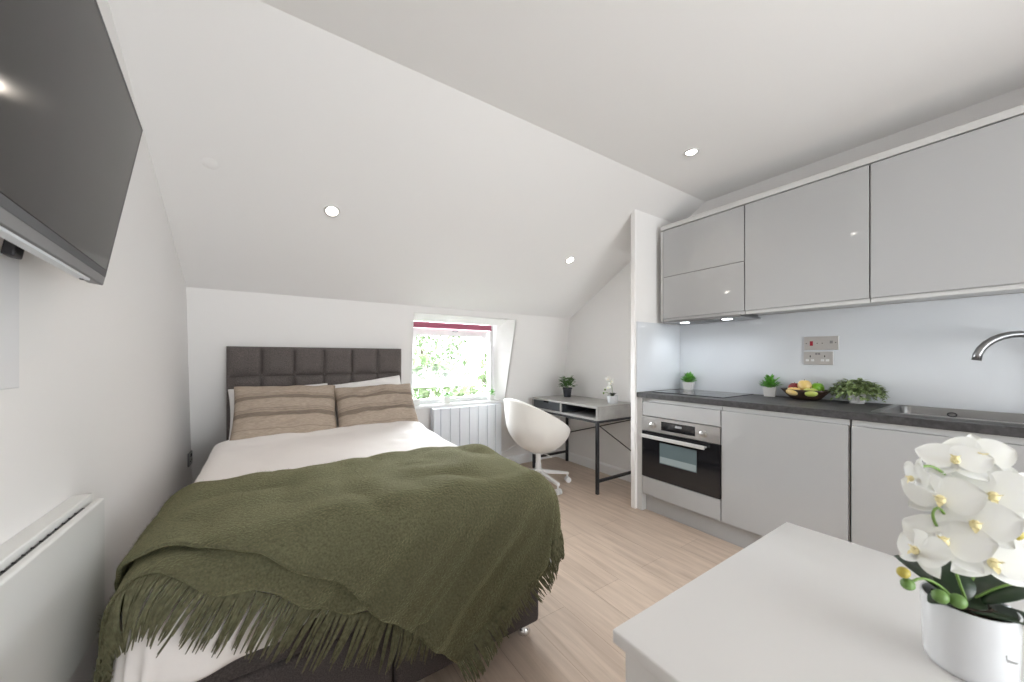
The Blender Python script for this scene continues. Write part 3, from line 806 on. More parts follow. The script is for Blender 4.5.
# orchid pieces (shared by both orchids)
def flower(b, bl, c, face, size, rollx=0.0):
    """phalaenopsis flower: 3 sepals + 2 broad petals into b, lip into bl."""
    f = Vector(face).normalized(); up = Vector((0,0,1)); r = f.cross(up)
    if r.length < 1e-3: r = Vector((1,0,0))
    r.normalize(); up = r.cross(f).normalized() * -1
    if up.z < 0: up = -up
    c = Vector(c)
    def petal(ang, L, W, back, cup):
        d = (r*sin(ang) + up*cos(ang)); sd = d.cross(f).normalized()
        nu, nv = 6, 6; rows = []
        for i in range(nu+1):
            t = i/nu
            ww = W*.5*(sin(pi*min(1., .10+.90*t**.75))**.55 if t < 1 else 0.05)
            row = []
            for j in range(nv+1):
                s_ = 2*j/nv-1
                p = c + d*(L*t) + sd*(ww*s_) - f*(back*t*t*L) + f*(cup*(s_*s_)*ww*.4) + f*(.06*L*sin(3*s_+5*t)*t*.5)
                row.append(b.bm.verts.new(p))
            rows.append(row)
        for i in range(nu):
            for j in range(nv): b.bm.faces.new((rows[i][j], rows[i+1][j], rows[i+1][j+1], rows[i][j+1]))
    R = size/2
    for k, a in enumerate((0, radians(128), radians(-128))): petal(a+rollx, R*.98, R*.72, .14, .2)
    c = c + f*(.004)
    for a in (radians(72), radians(-72)): petal(a+rollx, R*1.02, R*1.25, .05, .15)
    # lip
    base = c + f*(.006)
    bl.ball(tuple(base - up*R*.12), R*.13, (1, 1, 1.25), 10)
    for sgn in (-1, 1):
        bl.leaf(base - up*R*.1, r*sgn*.8 + f*.8 - up*.1, R*.22, R*.20, .5, -.4, 3)
    bl.leaf(base - up*R*.15, f*.9 - up*.8, R*.26, R*.16, .3, .3, 3)

# small orchid in white pot on the desk
oc = (2.63, 2.262, DZ1)
orc = thing('potted_orchid', 'small white orchid in a white pot on the desk beside the partition', 'plant', oc)
b = MB(); b.lathe([(0, 0), (.042, 0), (.047, .01), (.049, .072), (.0445, .072), (.043, .06), (0, .06)], oc, 28); part('pot', b, M_pot_w, orc, angle=40)
b = MB(); 
for k in range(7):
    a = k*.9+.4; b.leaf((oc[0], oc[1], oc[2]+.062), (cos(a)*.8, sin(a)*.8, 1.1), .052, .034, .3, .25, 5)
part('leaves', b, M_leafd, orc, smooth=True)
b = MB(); b.tube([(oc[0], oc[1], oc[2]+.06), (oc[0]+.01, oc[1]+.015, oc[2]+.14), (oc[0]-.01, oc[1]+.03, oc[2]+.22), (oc[0]-.03, oc[1]+.05, oc[2]+.245)], .0022, 6)
b.tube([(oc[0], oc[1], oc[2]+.06), (oc[0]-.02, oc[1]+.05, oc[2]+.10), (oc[0]-.02, oc[1]+.09, oc[2]+.09)], .0018, 6)
for q in ((-.02, .09, .088), (-.035, .06, .125)): b.ball((oc[0]+q[0], oc[1]+q[1], oc[2]+q[2]), .008, (1, 1, 1.3), 8)
part('stem', b, M_stem, orc, smooth=True)
for k, (dx, dy, dz) in enumerate(((-.02, .035, .225), (.0, .02, .185), (-.015, .03, .145), (-.01, -.01, .205))):
    b = MB(); bl = MB(); flower(b, bl, (oc[0]+dx, oc[1]+dy, oc[2]+dz), (-.8, -.5+.3*k, .1), .062)
    fo = part('flower', b, M_petal, orc, smooth=True, recalc=False); part('lip', bl, M_lip, fo, smooth=True)

# ================================================================== CHAIR
ch = thing('desk_chair', 'white upholstered tub chair on a white five-star swivel base', 'chair', (2.06, 2.65, 0), (0, 0, radians(-2)), local=True)
def rim_z(phi):   # phi = 0 at the front (+x)
    k = (1-cos(phi))/2
    return .435 + .38*k**.8
def shell(u, v):
    phi = 2*pi*u; zr = rim_z(phi); zb = .30
    z = zb + (zr-zb)*v**1.25
    k = (1-cos(phi))/2
    pr = (1-(1-min(1, (z-zb)/.30))**2.1)**.5
    rx = .295*pr; ry = .31*pr
    return Vector((.012 - .045*k*max(0, z-.45)/.36 + rx*cos(phi), ry*sin(phi), z))
b = MB(); V = b.grid(shell, 56, 22); bmesh.ops.remove_doubles(b.bm, verts=b.bm.verts[:], dist=.001)
part('shell', b, M_bouc, ch, smooth=True, mods=[('solid', .045, -1), ('bev', .012), ('sub', 1)])
b = MB(); b.lathe([(0, .40), (.16, .40), (.195, .415), (.20, .435), (.18, .452), (.1, .46), (0, .462)], (.0, 0, 0), 36, 1.0, 1.05); part('seat_cushion', b, M_bouc, ch, smooth=True)
b = MB(); b.lathe([(.055, .295), (.055, .306), (.09, .312), (0, .313)], (0, 0, 0), 24); b.lathe([(0, .296), (.024, .296), (.024, .20), (.028, .20), (.028, .10), (.034, .10), (.034, .155), (0, .155)], (0, 0, 0), 24)
part('gas_column', b, M_wmetal, ch, angle=40)
b = MB(); b.tube([(.02, -.02, .30), (.05, -.10, .285), (.055, -.13, .275)], .005, 8); part('height_lever', b, M_wmetal, ch, smooth=True)
b = MB(); b.lathe([(0, .085), (.036, .085), (.040, .10), (.040, .148), (.034, .155), (0, .155)], (0, 0, 0), 24); part('hub', b, M_wmetal, ch, angle=40)
LEGR = .30
for k in range(5):
    a = radians(-92+2 + 72*k); d = Vector((cos(a), sin(a), 0)); s_ = Vector((-sin(a), cos(a), 0))
    b = MB()
    def sec(r, z, w_, h_): return [d*r + s_*(w_/2*i) + Vector((0, 0, z+h_/2*j)) for i, j in ((-1,-1),(1,-1),(1,1),(-1,1))]
    A = sec(.03, .125, .040, .036); B_ = sec(LEGR, .088, .026, .024)
    va = [b.bm.verts.new(p) for p in A]; vb = [b.bm.verts.new(p) for p in B_]
    for i in range(4): b.bm.faces.new((va[i], va[(i+1) % 4], vb[(i+1) % 4], vb[i]))
    b.bm.faces.new(va[::-1]); b.bm.faces.new(vb)
    lg = part('leg', b, M_wmetal, ch, mods=[('bev', .004)])
    b = MB(); e = d*(LEGR-.012)
    b.tube([(e.x, e.y, .085), (e.x, e.y, .055)], .008, 10)
    for i in (-1, 1):
        q = e + s_*(.014*i) + d*.006
        b.tube([(q-s_*.009)+Vector((0, 0, .0265)), (q+s_*.009)+Vector((0, 0, .0265))], .0262, 18)
    part('caster', b, M_wplast, lg, angle=40)

# ================================================================== KITCHEN
KF, KW = 2.376, 2.955
def gap(y): return y
def base_unit(name, label, y0, y1, door=True):
    t = thing(name, label, 'cabinet', (2.66, (y0+y1)/2, 0), group='base cabinets under the worktop')
    b = MB(); b.box(KF+.020, KW, y0+.001, y1-.001, .137, .842); b.box(KF+.030, KW, y0+.001, y1-.001, .842, .873)
    part('carcass', b, M_carc, t)
    b = MB(); b.box(KF+.022, KF+.034, y0+.001, y1-.001, .843, .872, .001); part('grip_rail', b, M_carc, t)
    if door:
        b = MB(); b.box(KF, KF+.019, y0+.003, y1-.003, .137, .842, .003); part('door', b, M_cab, t)
    return t
base_unit('base_cabinet', 'grey gloss base cabinet door between the oven and the dark gap', .558, 1.169)
base_unit('base_cabinet', 'grey gloss base cabinet door under the sink, behind the orchid', -.052, .552)
base_unit('base_cabinet', 'grey gloss base cabinet at the near end, right of the sink cabinet', -.66, -.055)
t = thing('oven_housing', 'grey gloss cabinet housing around the built-in oven', 'cabinet', (2.66, 1.47, 0), group='base cabinets under the worktop')
b = MB(); b.box(KF+.02, KW, 1.171, 1.187, .137, .873); b.box(KF+.02, KW, 1.738, 1.754, .137, .873); b.box(KF+.02, KW, 1.187, 1.738, .137, .153); b.box(KF+.02, KW, 1.187, 1.738, .257, .272); b.box(KF+.03, KW, 1.187, 1.738, .842, .873)
part('carcass', b, M_carc, t)
b = MB(); b.box(KF, KF+.019, 1.172, 1.752, .137, .272, .002); part('drawer', b, M_cab, t)
b = MB(); b.box(KF, KF+.019, 1.172, 1.752, .738, .842, .002); part('filler_panel', b, M_cab, t)
b = MB(); b.box(KF+.022, KF+.034, 1.172, 1.752, .843, .872, .001); part('grip_rail', b, M_carc, t)
b = MB(); b.box(KF, KW, 1.756, 1.799, .0, .873, .001); single('end_panel', b, M_carc, 'narrow grey filler panel between the oven and the white partition', 'panel', loc=(2.6, 1.775, 0))
b = MB(); b.box(KF+.05, KF+.066, -1.25, 1.755, .0, .136, .001); single('plinth', b, M_cab, 'grey kickboard running along the floor under the base cabinets', 'kickboard', loc=(2.43, .3, 0))
# oven
ov = thing('oven', 'built-in stainless steel and black glass oven under the hob', 'oven', (2.6, 1.46, .277))
OY0, OY1 = 1.172, 1.752
b = MB(); b.box(KF+.02, KW-.05, 1.19, 1.735, .282, .732); part('body', b, M_black, ov)
b = MB(); b.box(KF-.004, KF+.02, OY0, OY1, .626, .733, .002); cp = part('control_panel', b, M_steel, ov)
b = MB(); b.box(KF-.0052, KF-.003, 1.335, 1.588, .648, .712, .0005); dpn = part('display', b, M_black_glass, cp)
b = MB()
rnd = random.Random(5)
b.box(KF-.0056, KF-.005, 1.43, 1.478, .682, .697)
part('display_digits', b, mat('display_symbol', (.25, .3, .33), .4, emit=((.5, .35, .3), .25)), dpn)
for y in (1.275, 1.655):
    b = MB(); b.tube([(KF-.002, y, .675), (KF-.020, y, .675), (KF-.022, y, .675)], [.023, .0215, .018], 24); part('knob', b, M_steel, cp, angle=40)
b = MB(); b.box(KF-.006, KF+.02, OY0, OY1, .277, .622, .002); od = part('door', b, M_black_glass, ov)
b = MB(); b.box(KF-.0068, KF-.005, 1.322, 1.60, .405, .555, .0004); ow = part('window', b, M_oven_pane, od)
b = MB(); b.box(KF-.0072, KF-.0066, 1.326, 1.596, .411, .455, .0); part('reflection_band', b, mat('oven_reflection_tone', (.30, .35, .36), .15), ow)  # reflection on the lower pane put into a paler band
b = MB(); b.bar((KF-.040, 1.252, .592), (KF-.040, 1.735, .592), .010, .026)
for y in (1.262, 1.722): b.bar((KF-.038, y, .592), (KF-.004, y, .592), .014, .012)
part('handle', b, M_satin, od, mods=[('bev', .003)])
# worktop with the sink cut-out
WTX0, WTY0, WTY1, WZ, WZb = 2.362, -1.25, 1.795, .911, .873
SX0, SX1, SY0, SY1 = 2.445, 2.942, -.19, .50
b = MB(); 
b.box(WTX0, SX0+.02, WTY0, WTY1, WZb, WZ, .003); b.box(SX1-.02, KW, WTY0, WTY1, WZb, WZ, .002); b.box(SX0+.02, SX1-.02, SY1-.02, WTY1, WZb, WZ, 0); b.box(SX0+.02, SX1-.02, WTY0, SY0+.02, WZb, WZ, 0)
single('worktop', b, M_work, 'dark charcoal stone-effect worktop along the kitchen wall', 'worktop', loc=(2.66, .3, .89))
# sink
sk = thing('sink', 'inset stainless steel sink in the dark worktop under the curved tap', 'sink', (2.71, .14, WZ))
def rrect(x0, x1, y0, y1, r, z, n=5):
    P = []
    for cx, cy, a0 in ((x1-r, y1-r, 0), (x0+r, y1-r, pi/2), (x0+r, y0+r, pi), (x1-r, y0+r, 3*pi/2)):
        for k in range(n+1):
            a = a0+pi/2*k/n; P.append((cx+r*cos(a), cy+r*sin(a), z))
    return P
def loft(b, rings, cap0=False, cap1=True):
    R = [[b.bm.verts.new(p) for p in r] for r in rings]
    for A, B_ in zip(R, R[1:]):
        n = len(A)
        for k in range(n): b.bm.faces.new((A[k], A[(k+1) % n], B_[(k+1) % n], B_[k]))
    if cap0: b.bm.faces.new(R[0][::-1])
    if cap1: b.bm.faces.new(R[-1])
b = MB(); loft(b, [rrect(SX0, SX1, SY0, SY1, .035, WZ+.0005), rrect(SX0+.004, SX1-.004, SY0+.004, SY1-.004, .032, WZ+.004), rrect(SX0+.022, SX1-.022, SY0+.03, SY1-.03, .04, WZ+.004),
                   rrect(SX0+.026, SX1-.026, SY0+.034, SY1-.034, .04, WZ-.004), rrect(SX0+.032, SX1-.032, SY0+.04, SY1-.04, .04, WZ-.15), rrect(SX0+.06, SX1-.06, SY0+.06, SY1-.06, .03, WZ-.165)])
part('bowl', b, M_sink, sk, angle=50)
b = MB(); P = [(SX1-.032, .285+.015*cos(a), WZ-.026+.010*sin(a)) for a in [2*pi*k/20 for k in range(20)]]
b.tube(P, .0028, 8, closed=True); part('overflow_ring', b, M_black, sk, smooth=True)
b = MB(); b.lathe([(0, -.160), (.035, -.160), (.042, -.164)], (2.70, .14, WZ), 24); part('drain', b, M_chrome, sk)
# tap
tp = thing('kitchen_tap', 'brushed nickel curved swan-neck tap over the sink', 'tap', (2.905, -.02, WZ))
b = MB(); b.lathe([(0, 0), (.026, 0), (.026, .012), (.020, .016), (.020, .06), (.013, .064), (0, .064)], (2.90, -.03, WZ+.0), 24); tb = part('tap_base', b, M_nickel, tp, angle=40)
b = MB(); A0 = Vector((2.90, -.03, 0)); E0 = Vector((2.735, .196, 0)); ctr = (A0+E0)/2; rr = (E0-A0).length/2; dv = (E0-A0).normalized(); pts = [A0+Vector((0, 0, WZ+.06)), A0+Vector((0, 0, WZ+.12)), A0+Vector((0, 0, 1.155))]
for k in range(1, 15):
    a = pi*k/14*.985; pts.append(ctr - dv*(rr*cos(a)) + Vector((0, 0, 1.16+.125*sin(a))))
b.tube(pts, .0155, 16); part('spout', b, M_nickel, tp, smooth=True)
b = MB(); b.tube([(2.90, -.05, WZ+.04), (2.90, -.11, WZ+.06)], .006, 10); part('lever', b, M_nickel, tp, smooth=True)
# hob
hob = thing('induction_hob', 'flat black glass hob set on the worktop under the hood', 'hob', (2.71, 1.47, WZ))
b = MB(); b.box(2.478, 2.915, 1.205, 1.735, WZ, WZ+.005, .0015); g = part('glass_top', b, mat('hob_glass', (0.015, 0.015, 0.018), 0.06, spec=0.7), hob)
for x, y, r_ in ((2.60, 1.34, .09), (2.60, 1.60, .07), (2.80, 1.34, .07), (2.80, 1.60, .09)):
    b = MB(); b.lathe([(r_, .0050), (r_, .0055), (r_-.002, .0055), (r_-.002, .0050)], (x, y, WZ), 40); part('zone_ring', b, mat('hob_print', (.2, .2, .2), .3), g)
b = MB(); 
for k in range(5): b.box(2.488, 2.498, 1.40+k*.03, 1.412+k*.03, WZ+.0049, WZ+.0054)
part('touch_controls', b, MATS['hob_print'], g)
# splashback
b = MB(); b.box(KW-.006, KW, -1.25, 1.794, WZ+.002, 1.484); 
spl = single('splashback', b, M_splash, 'pale blue glass splashback on the kitchen wall above the worktop', 'splashback', loc=(2.95, .3, 1.2))
b = MB(); b.box(2.366, KW-.007, 1.794, 1.80, WZ+.002, 1.462); single('splashback', b, M_splash, 'narrow pale glass side splashback on the partition beside the hob', 'splashback', loc=(2.6, 1.797, 1.2))
# wall cabinets
UF, UB, UT = 2.601, 1.490, 2.190
def wall_unit(label, y0, y1, doors):
    t = thing('wall_cabinet', label, 'cabinet', (2.78, (y0+y1)/2, UB), group='wall cabinets')
    b = MB(); b.box(UF+.020, KW, y0+.001, y1-.001, UB-.004, UT+.002); b.box(UF+.012, UF+.035, y0+.001, y1-.001, UB-.022, UB-.004); part('carcass', b, M_carc, t)
    for z0, z1 in doors:
        b = MB(); b.box(UF, UF+.019, y0+.0018, y1-.0018, z0, z1, .0025); part('door', b, M_cab, t)
wall_unit('grey gloss wall cabinet with two stacked flaps over the hood', 1.130, 1.728, [(UB, 1.8175), (1.8205, UT)])
wall_unit('grey gloss wall cabinet with one door right of the hood cabinet', .530, 1.128, [(UB, UT)])
wall_unit('grey gloss wall cabinet above the sink at the right edge', -.07, .528, [(UB, UT)])
wall_unit('grey gloss wall cabinet at the near end, right of the sink', -.67, -.072, [(UB, UT)])
b = MB(); b.box(UF+.004, KW, 1.730, 1.748, UB-.022, UT+.002, .001); single('end_panel', b, M_carc, 'slim grey end panel of the wall cabinets beside the white partition', 'panel', loc=(2.78, 1.74, 1.8))
b = MB(); b.box(UF+.002, UF+.024, -.67, 1.748, UT+.008, UT+.042, .001); b.box(UF+.024, KW, -.67, 1.748, UT+.007, UT+.02)
single('cornice', b, M_carc, 'grey cornice strip along the top of the wall cabinets', 'cornice', loc=(2.7, .5, 2.2))
# hood
hd = thing('cooker_hood', 'slim steel extractor hood with lights under the wall cabinet', 'extractor hood', (2.75, 1.43, 1.46))
b = MB(); b.box(UF+.0, 2.90, 1.150, 1.722, 1.455, 1.466, .002); b.box(UF+.04, 2.88, 1.16, 1.715, 1.466, 1.485); part('housing', b, M_nickel, hd)
b = MB(); b.box(UF-.004, UF+.006, 1.150, 1.722, 1.452, 1.470, .002); part('front_trim', b, M_nickel, hd)
b = MB(); 
for k in range(20): b.box(2.66+k*.006, 2.663+k*.006, 1.33, 1.55, 1.4535, 1.4552)
part('grease_filter', b, M_nickel, hd)
for x, y in ((2.70, 1.60), (2.70, 1.285)):
    b = MB(); b.lathe([(0, -.003), (.028, -.003), (.033, 0), (.033, .002)], (x, y, 1.4545), 24); part('lamp', b, M_hoodlens, hd)
    d = bpy.data.lights.new('hood_lamp', 'SPOT'); d.energy = 4.0; d.spot_size = radians(165); d.spot_blend = 1.0; d.color = (.90, .95, 1); d.shadow_soft_size = .06
    lo_ = bpy.data.objects.new('hood_lamp', d); COL.objects.link(lo_); lo_.location = (x-hd.location.x, y-hd.location.y, 1.448-hd.location.z); lo_.parent = hd
# sockets on the splashback
sx = KW-.006
t = socket_plate('switch_plate', 'brushed steel cooker switch plate with red rocker on the splashback', sx, .738, .914, 1.229, 1.316, M_steel); t['category'] = 'switch'
sbits(t, 'red_rocker', [(.874, 1.272, .016, .030)], sx, M_redsw); sbits(t, 'rocker', [(.773, 1.278, .015, .018)], sx, M_nickel)
sbits(t, 'pin_hole', [(.901, 1.272, .005, .005), (.844, 1.272, .005, .005), (.818, 1.272, .005, .005), (.752, 1.274, .005, .005)], sx, M_pin)
t = socket_plate('double_socket', 'brushed steel double socket under the cooker switch plate', sx, .764, .916, 1.134, 1.218, M_steel)
sbits(t, 'rocker', [(.848, 1.204, .012, .014), (.834, 1.204, .012, .014)], sx, M_nickel)
sbits(t, 'pin_surround', [(.896, 1.162, .016, .014), (.868, 1.162, .016, .014), (.817, 1.162, .016, .014), (.792, 1.162, .016, .014)], sx, M_wplast)
sbits(t, 'pin_hole', [(.880, 1.188, .005, .012), (.806, 1.188, .005, .012)], sx, M_pin)

# plants on the worktop
def counter_plant(x, y, label, seed):
    t = thing('potted_plant', label, 'plant', (x, y, WZ), group='small plants in square pots on the worktop')
    square_pot(t, x, y, WZ if seed != 31 else WZ+.005, .030, .038, .062, M_pot_m, .25)
    b = MB(); z0 = WZ+.055; rnd = random.Random(seed)
    for i in range(170):
        a = rnd.uniform(0, 2*pi); el = rnd.uniform(.25, 1.4); p = Vector((x, y, z0)); d = Vector((cos(a)*cos(el), sin(a)*cos(el), sin(el)))
        q = p + Vector((d.x*.85, d.y*.85, d.z*1.05))*rnd.uniform(.012, .070); b.leaf(q, d + Vector((0, 0, .35)), rnd.uniform(.022, .038), .015, .3, .2, 3)
    for i in range(16):
        a = rnd.uniform(0, 2*pi); el = rnd.uniform(.4, 1.4); d = Vector((cos(a)*cos(el), sin(a)*cos(el), sin(el))); b.tube([(x, y, z0), tuple(Vector((x, y, z0))+d*.07)], .0012, 4)
    part('foliage', b, M_leafg, t)
counter_plant(2.875, 1.672, 'small green plant in a white square pot behind the hob', 31)
counter_plant(2.885, 1.09, 'small green plant in a white square pot beside the fruit bowl', 32)
# fruit bowl
BC = (2.835, .875, WZ); brot = radians(90)
bo = thing('fruit_bowl', 'dark brown oval wooden bowl of fruit on the worktop', 'bowl', BC)
b = MB(); b.lathe([(0, 0), (.055, 0), (.075, .008), (.115, .055), (.125, .066), (.120, .066), (.108, .052), (.07, .016), (0, .014)], BC, 40, 1.05, .72, brot)
part('bowl_body', b, M_bowl, bo, smooth=True)
def fruit(name, label, c, r, m, sc=(1, 1, 1), dimple=True):
    t = thing(name, label, 'fruit', c, group='fruit in the wooden bowl')
    def f(p):
        if dimple:
            k = math.exp(-((p.x**2+p.y**2)/.08)); p.z -= .22*k*(1 if p.z > 0 else -.7)
        return p
    b = MB(); b.ball(c, r, sc, 24, f); part('flesh', b, m, t, smooth=True)
    b = MB(); b.tube([(c[0], c[1], c[2]+r*sc[2]*.72), (c[0]+.003, c[1]+.002, c[2]+r*sc[2]*1.08)], .0016, 6); part('stalk', b, M_bark, t)
F_red = fruit_mat('red_apple_skin', (.20, .008, .015), (.34, .03, .03)); F_yel = fruit_mat('yellow_apple_skin', (.70, .50, .16), (.78, .58, .28)); F_grn = fruit_mat('green_apple_skin', (.20, .46, .03), (.27, .52, .05)); F_ylg = fruit_mat('yellow_green_skin', (.56, .58, .17), (.48, .58, .12))
fruit('apple', 'deep red apple at the left of the fruit bowl', (2.842, .932, WZ+.070), .036, F_red)
fruit('apple', 'yellow apple on top in the middle of the fruit bowl', (2.815, .872, WZ+.092), .036, F_yel)
fruit('apple', 'bright green apple at the right of the fruit bowl', (2.865, .822, WZ+.075), .036, F_grn)
fruit('pear', 'pale yellow fruit lying low at the front left of the fruit bowl', (2.782, .918, WZ+.052), .033, F_yel, (1, 1.25, .85))
fruit('pear', 'yellow-green fruit lying low at the front right of the fruit bowl', (2.785, .832, WZ+.052), .033, F_ylg, (1, 1.2, .85))
# trailing plant
TC = (2.85, .635, WZ)
t = thing('potted_plant', 'bushy trailing variegated plant on the worktop left of the sink', 'plant', TC)
b = MB(); b.lathe([(0, 0), (.032, 0), (.042, .065), (.038, .065), (.034, .052), (0, .052)], TC, 24); part('pot', b, M_pot_m, t, smooth=True)
b = MB(); rnd = random.Random(77)
for i in range(620):
    a = rnd.uniform(0, 2*pi); r_ = .115*sqrt(rnd.random())
    zmax = .135*max(0, 1-(r_/.130)**2.6)**.6; z = zmax*(rnd.random()**.3)
    px, py = TC[0]+cos(a)*r_*.75, TC[1]+sin(a)*r_
    if px > KW-.03: px = KW-.03
    d = Vector((cos(a)*.7, sin(a)*.7, rnd.uniform(-.5, .9)))
    b.leaf((px, py, WZ+.004+z), d, rnd.uniform(.018, .027), rnd.uniform(.020, .028), .25, .3, 3)
for i in range(24):
    a = rnd.uniform(0, 2*pi); rr = rnd.uniform(.05, .10)
    b.tube([(TC[0], TC[1], WZ+.07), (TC[0]+cos(a)*rr*.3, TC[1]+sin(a)*rr*.6, WZ+.11), (TC[0]+cos(a)*rr*.5, TC[1]+sin(a)*rr, WZ+.02)], .0012, 4)
part('foliage', b, M_leafv, t)

# ================================================================== WHITE TABLE AND ORCHID IN THE FOREGROUND
tx0, tx1, ty0, ty1, tz = .445, 1.115, -.62, .3835, .75
tb = thing('cabinet_table', 'white square-topped cabinet table in the foreground under the orchid', 'table', (.78, -.1, 0))
b = MB(); b.box(tx0, tx1, ty0, ty1, tz-.022, tz, .003, 3); part('tabletop', b, M_table, tb, angle=50)
b = MB(); b.box(tx0+.014, tx0+.032, ty0+.014, ty1-.014, 0, tz-.022, .001); part('side_panel', b, M_table, tb)
b = MB(); b.box(tx1-.032, tx1-.014, ty0+.014, ty1-.014, 0, tz-.022, .001); part('side_panel', b, M_table, tb)
b = MB(); b.box(tx0+.032, tx1-.032, ty1-.032, ty1-.014, 0, tz-.022, .001); part('back_panel', b, M_table, tb)
b = MB(); b.box(tx0+.032, tx1-.032, ty0+.03, ty1-.032, .10, .118); b.box(tx0+.032, tx1-.032, ty0+.03, ty1-.032, .40, .418); part('shelf', b, M_table, tb)

CR = Vector((cos(TH), -sin(TH), 0)); CFW = Vector((sin(TH), cos(TH), 0))
def orch_pos(lat, dep, z): return PC + CR*lat + CFW*dep + Vector((0, 0, z))
PC = Vector((.795, .064, tz))
og = thing('potted_orchid', 'large white orchid in a round white pot on the foreground table', 'plant', tuple(PC))
b = MB()
b.lathe([(0, 0), (.036, 0), (.040, .003), (.0415, .012), (.0440, .089), (.0440, .092), (.042, .0925), (.0405, .089), (.0395, .076), (0, .076)], PC, 48); part('pot', b, M_pot_w, og, angle=50)
b = MB(); pts = []
for i in range(40):
    q = i/39; a = radians(-132 + 24*q); zz = .046 - .006*q + .0022*sin(q*34)*(1-.5*q) + (.004 if i < 3 else 0)
    rr_ = .0415 + (.0440-.0415)*(zz-.012)/.077 + .0002
    pts.append(PC + Vector((rr_*cos(a), rr_*sin(a), zz)))
b.tube(pts, .00028, 5); part('script_mark', b, mat('grey_print', (.35, .34, .33), .5), og, label='small grey handwritten-style mark on the pot')
b = MB()
for k in range(12):
    a = k*.55; b.tube([PC+Vector((cos(a)*.034, sin(a)*.034, .083)), PC+Vector((cos(a+1.5)*.02, sin(a+1.5)*.02, .090)), PC+Vector((cos(a+2.6)*.036, sin(a+2.6)*.036, .085))], .002, 5)
b.lathe([(.0398, .077), (0, .082)], PC, 30); part('moss', b, M_soil, og)
for lat, dep, dl, dd, dz, L, W in ((-.020, -.006, .80, -.30, .20, .080, .050), (.012, .006, .70, -.05, .62, .085, .060), (-.01, .0, -.72, -.1, .42, .050, .030), (.0, .015, -.1, .8, .6, .07, .045), (.01, -.005, .45, -.75, .25, .065, .038), (-.01, .005, .25, .3, .8, .055, .040)):
    b = MB(); d = CR*dl + CFW*dd + Vector((0, 0, dz)); b.leaf(orch_pos(lat, dep, .085), d, L, W, .25, .35, 8); part('leaf', b, M_leafd, og, smooth=True, mods=[('solid', .0016, 0)])
for path in ([(.0, 0, .085), (-.015, .005, .14), (-.02, .01, .20), (.0, .01, .255), (.02, .005, .27)], [(.01, .01, .085), (.03, .015, .13), (.055, .01, .165), (.075, 0, .175)],
             [(-.01, 0, .085), (-.045, -.005, .118), (-.07, -.005, .128), (-.085, -.005, .120)], [(-.02, .0, .17), (-.045, .0, .195), (-.050, .0, .215), (-.040, .0, .222), (-.032, .0, .21)],
             [(.01, .005, .09), (.05, .0, .115), (.08, -.01, .125), (.095, -.01, .145)], [(-.005, .01, .25), (-.035, .01, .275), (-.06, .005, .275)], [(-.012, .005, .20), (.01, .0, .215), (.02, .0, .205)]):
    b = MB(); f_ = smoothline([orch_pos(*p) for p in path]); b.tube([f_(i/16) for i in range(17)], .0017, 7); part('stem', b, M_stem, og, smooth=True)
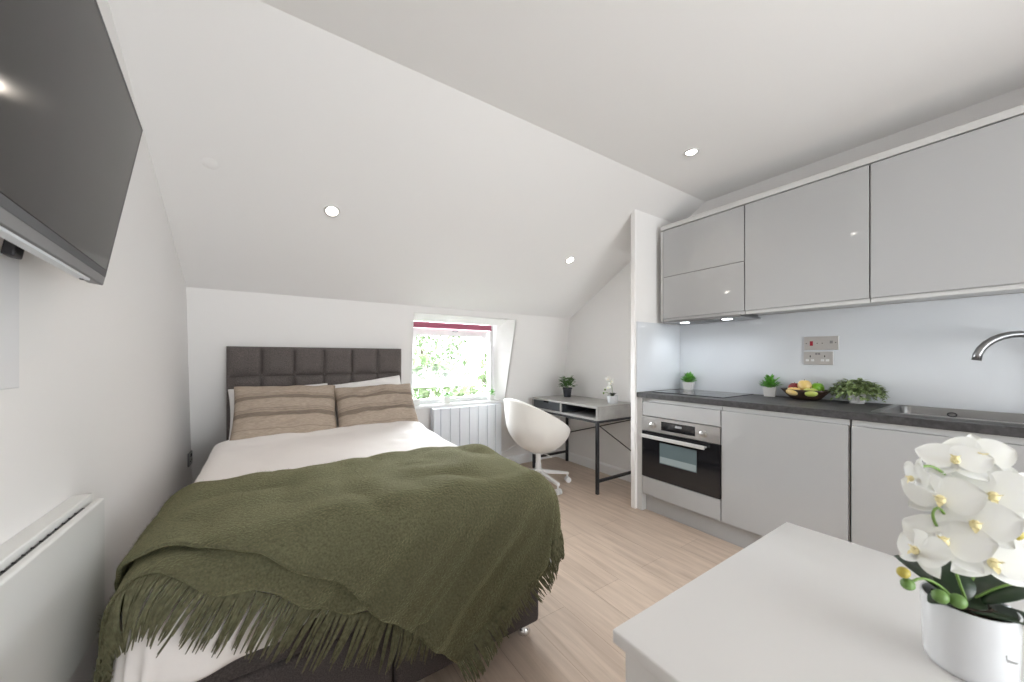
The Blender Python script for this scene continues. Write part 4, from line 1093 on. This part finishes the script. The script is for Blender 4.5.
# flowers: lateral, depth, height, turn of the face (lateral, depth, up), size
FL = [(-.030, .005, .246, -.75, -.5, .2, .080), (.040, .0, .215, -.4, -.8, .3, .084), (-.070, -.008, .176, -.9, .1, .5, .070), (.018, -.010, .258, -.62, -.70, .10, .084), (-.005, .012, .292, -.45, -.5, .75, .074), (-.066, .0, .275, -.95, .35, -.1, .052), (-.014, -.018, .222, -.70, -.60, .25, .080),
      (.055, -.005, .250, -.2, -.90, .15, .090), (-.045, -.012, .192, -.80, -.45, .75, .086), (-.012, -.030, .180, -.45, -.8, .25, .086), (.066, -.012, .192, .1, -.9, .1, .066), (.030, .012, .300, -.5, -.7, .5, .070), (.025, -.015, .190, -.4, -.8, .4, .078)]
for lat, dep, z, fl, fd, fu, sz in FL:
    b = MB(); bl = MB(); flower(b, bl, orch_pos(lat, dep, z-.012), CR*fl + CFW*fd + Vector((0, 0, fu)), sz)
    fo = part('flower', b, M_petal, og, smooth=True, recalc=False, mods=[('sub', 1)]); part('lip', bl, M_lip, fo, smooth=True)
for lat, dep, z, m, r_ in ((-.088, -.005, .118, M_budg, .0075), (-.094, -.005, .134, M_budy, .0070), (-.052, -.012, .106, M_budg, .0085), (.022, -.030, .199, M_budy, .0080), (-.036, -.018, .104, M_budg, .0085)):
    b = MB(); b.ball(tuple(orch_pos(lat, dep, z)), r_, (1.25, 1, 1), 14); part('bud', b, m, og, smooth=True)

# ================================================================== OUTSIDE THE DORMER
def tree(x, y, z, r, label, seed, n=1500):
    t = thing('tree', label, 'tree', (x, y, -5), group='trees outside the dormer window')
    b = MB(); b.tube([(x, y, -5), (x+.1, y, -2), (x, y+.1, z)], [.22, .16, .06], 9)
    for k in range(7):
        a = k*.9; b.tube([(x, y, z-r*.8), (x+cos(a)*r*.7, y+sin(a)*r*.7, z+r*.3*sin(k))], [.06, .015], 6)
    part('trunk', b, M_bark, t, smooth=True)
    b = MB(); rnd = random.Random(seed)
    for i in range(n):
        v = Vector((rnd.gauss(0, 1), rnd.gauss(0, 1), rnd.gauss(0, 1))).normalized()
        k = r*(.55+.5*rnd.random())*(1+.35*fbm(v.x*2+seed, v.y*2, v.z*2))
        b.leaf(Vector((x, y, z))+v*k, Vector((rnd.uniform(-1,1), rnd.uniform(-1,1), rnd.uniform(-1,.6))), rnd.uniform(.16, .30), rnd.uniform(.10, .18), .2, .2, 2)
    part('crown', b, M_treel, t)
tree(2.6, 7.6, .1, 1.3, 'leafy green tree outside, low behind the window sash', 3)
tree(6.6, 9.6, .5, 1.7, 'leafy green tree outside, at the right side of the window', 4)
tree(5.2, 14.5, 1.6, 2.2, 'taller tree outside, behind and above the other trees', 6)
b = MB(); b.box(-6, 14, 3.6, 30, -5.2, -5.0); single('ground', b, mat('garden_grass', (.14, .2, .08), .95, vary=(2, .3)), kind='structure')
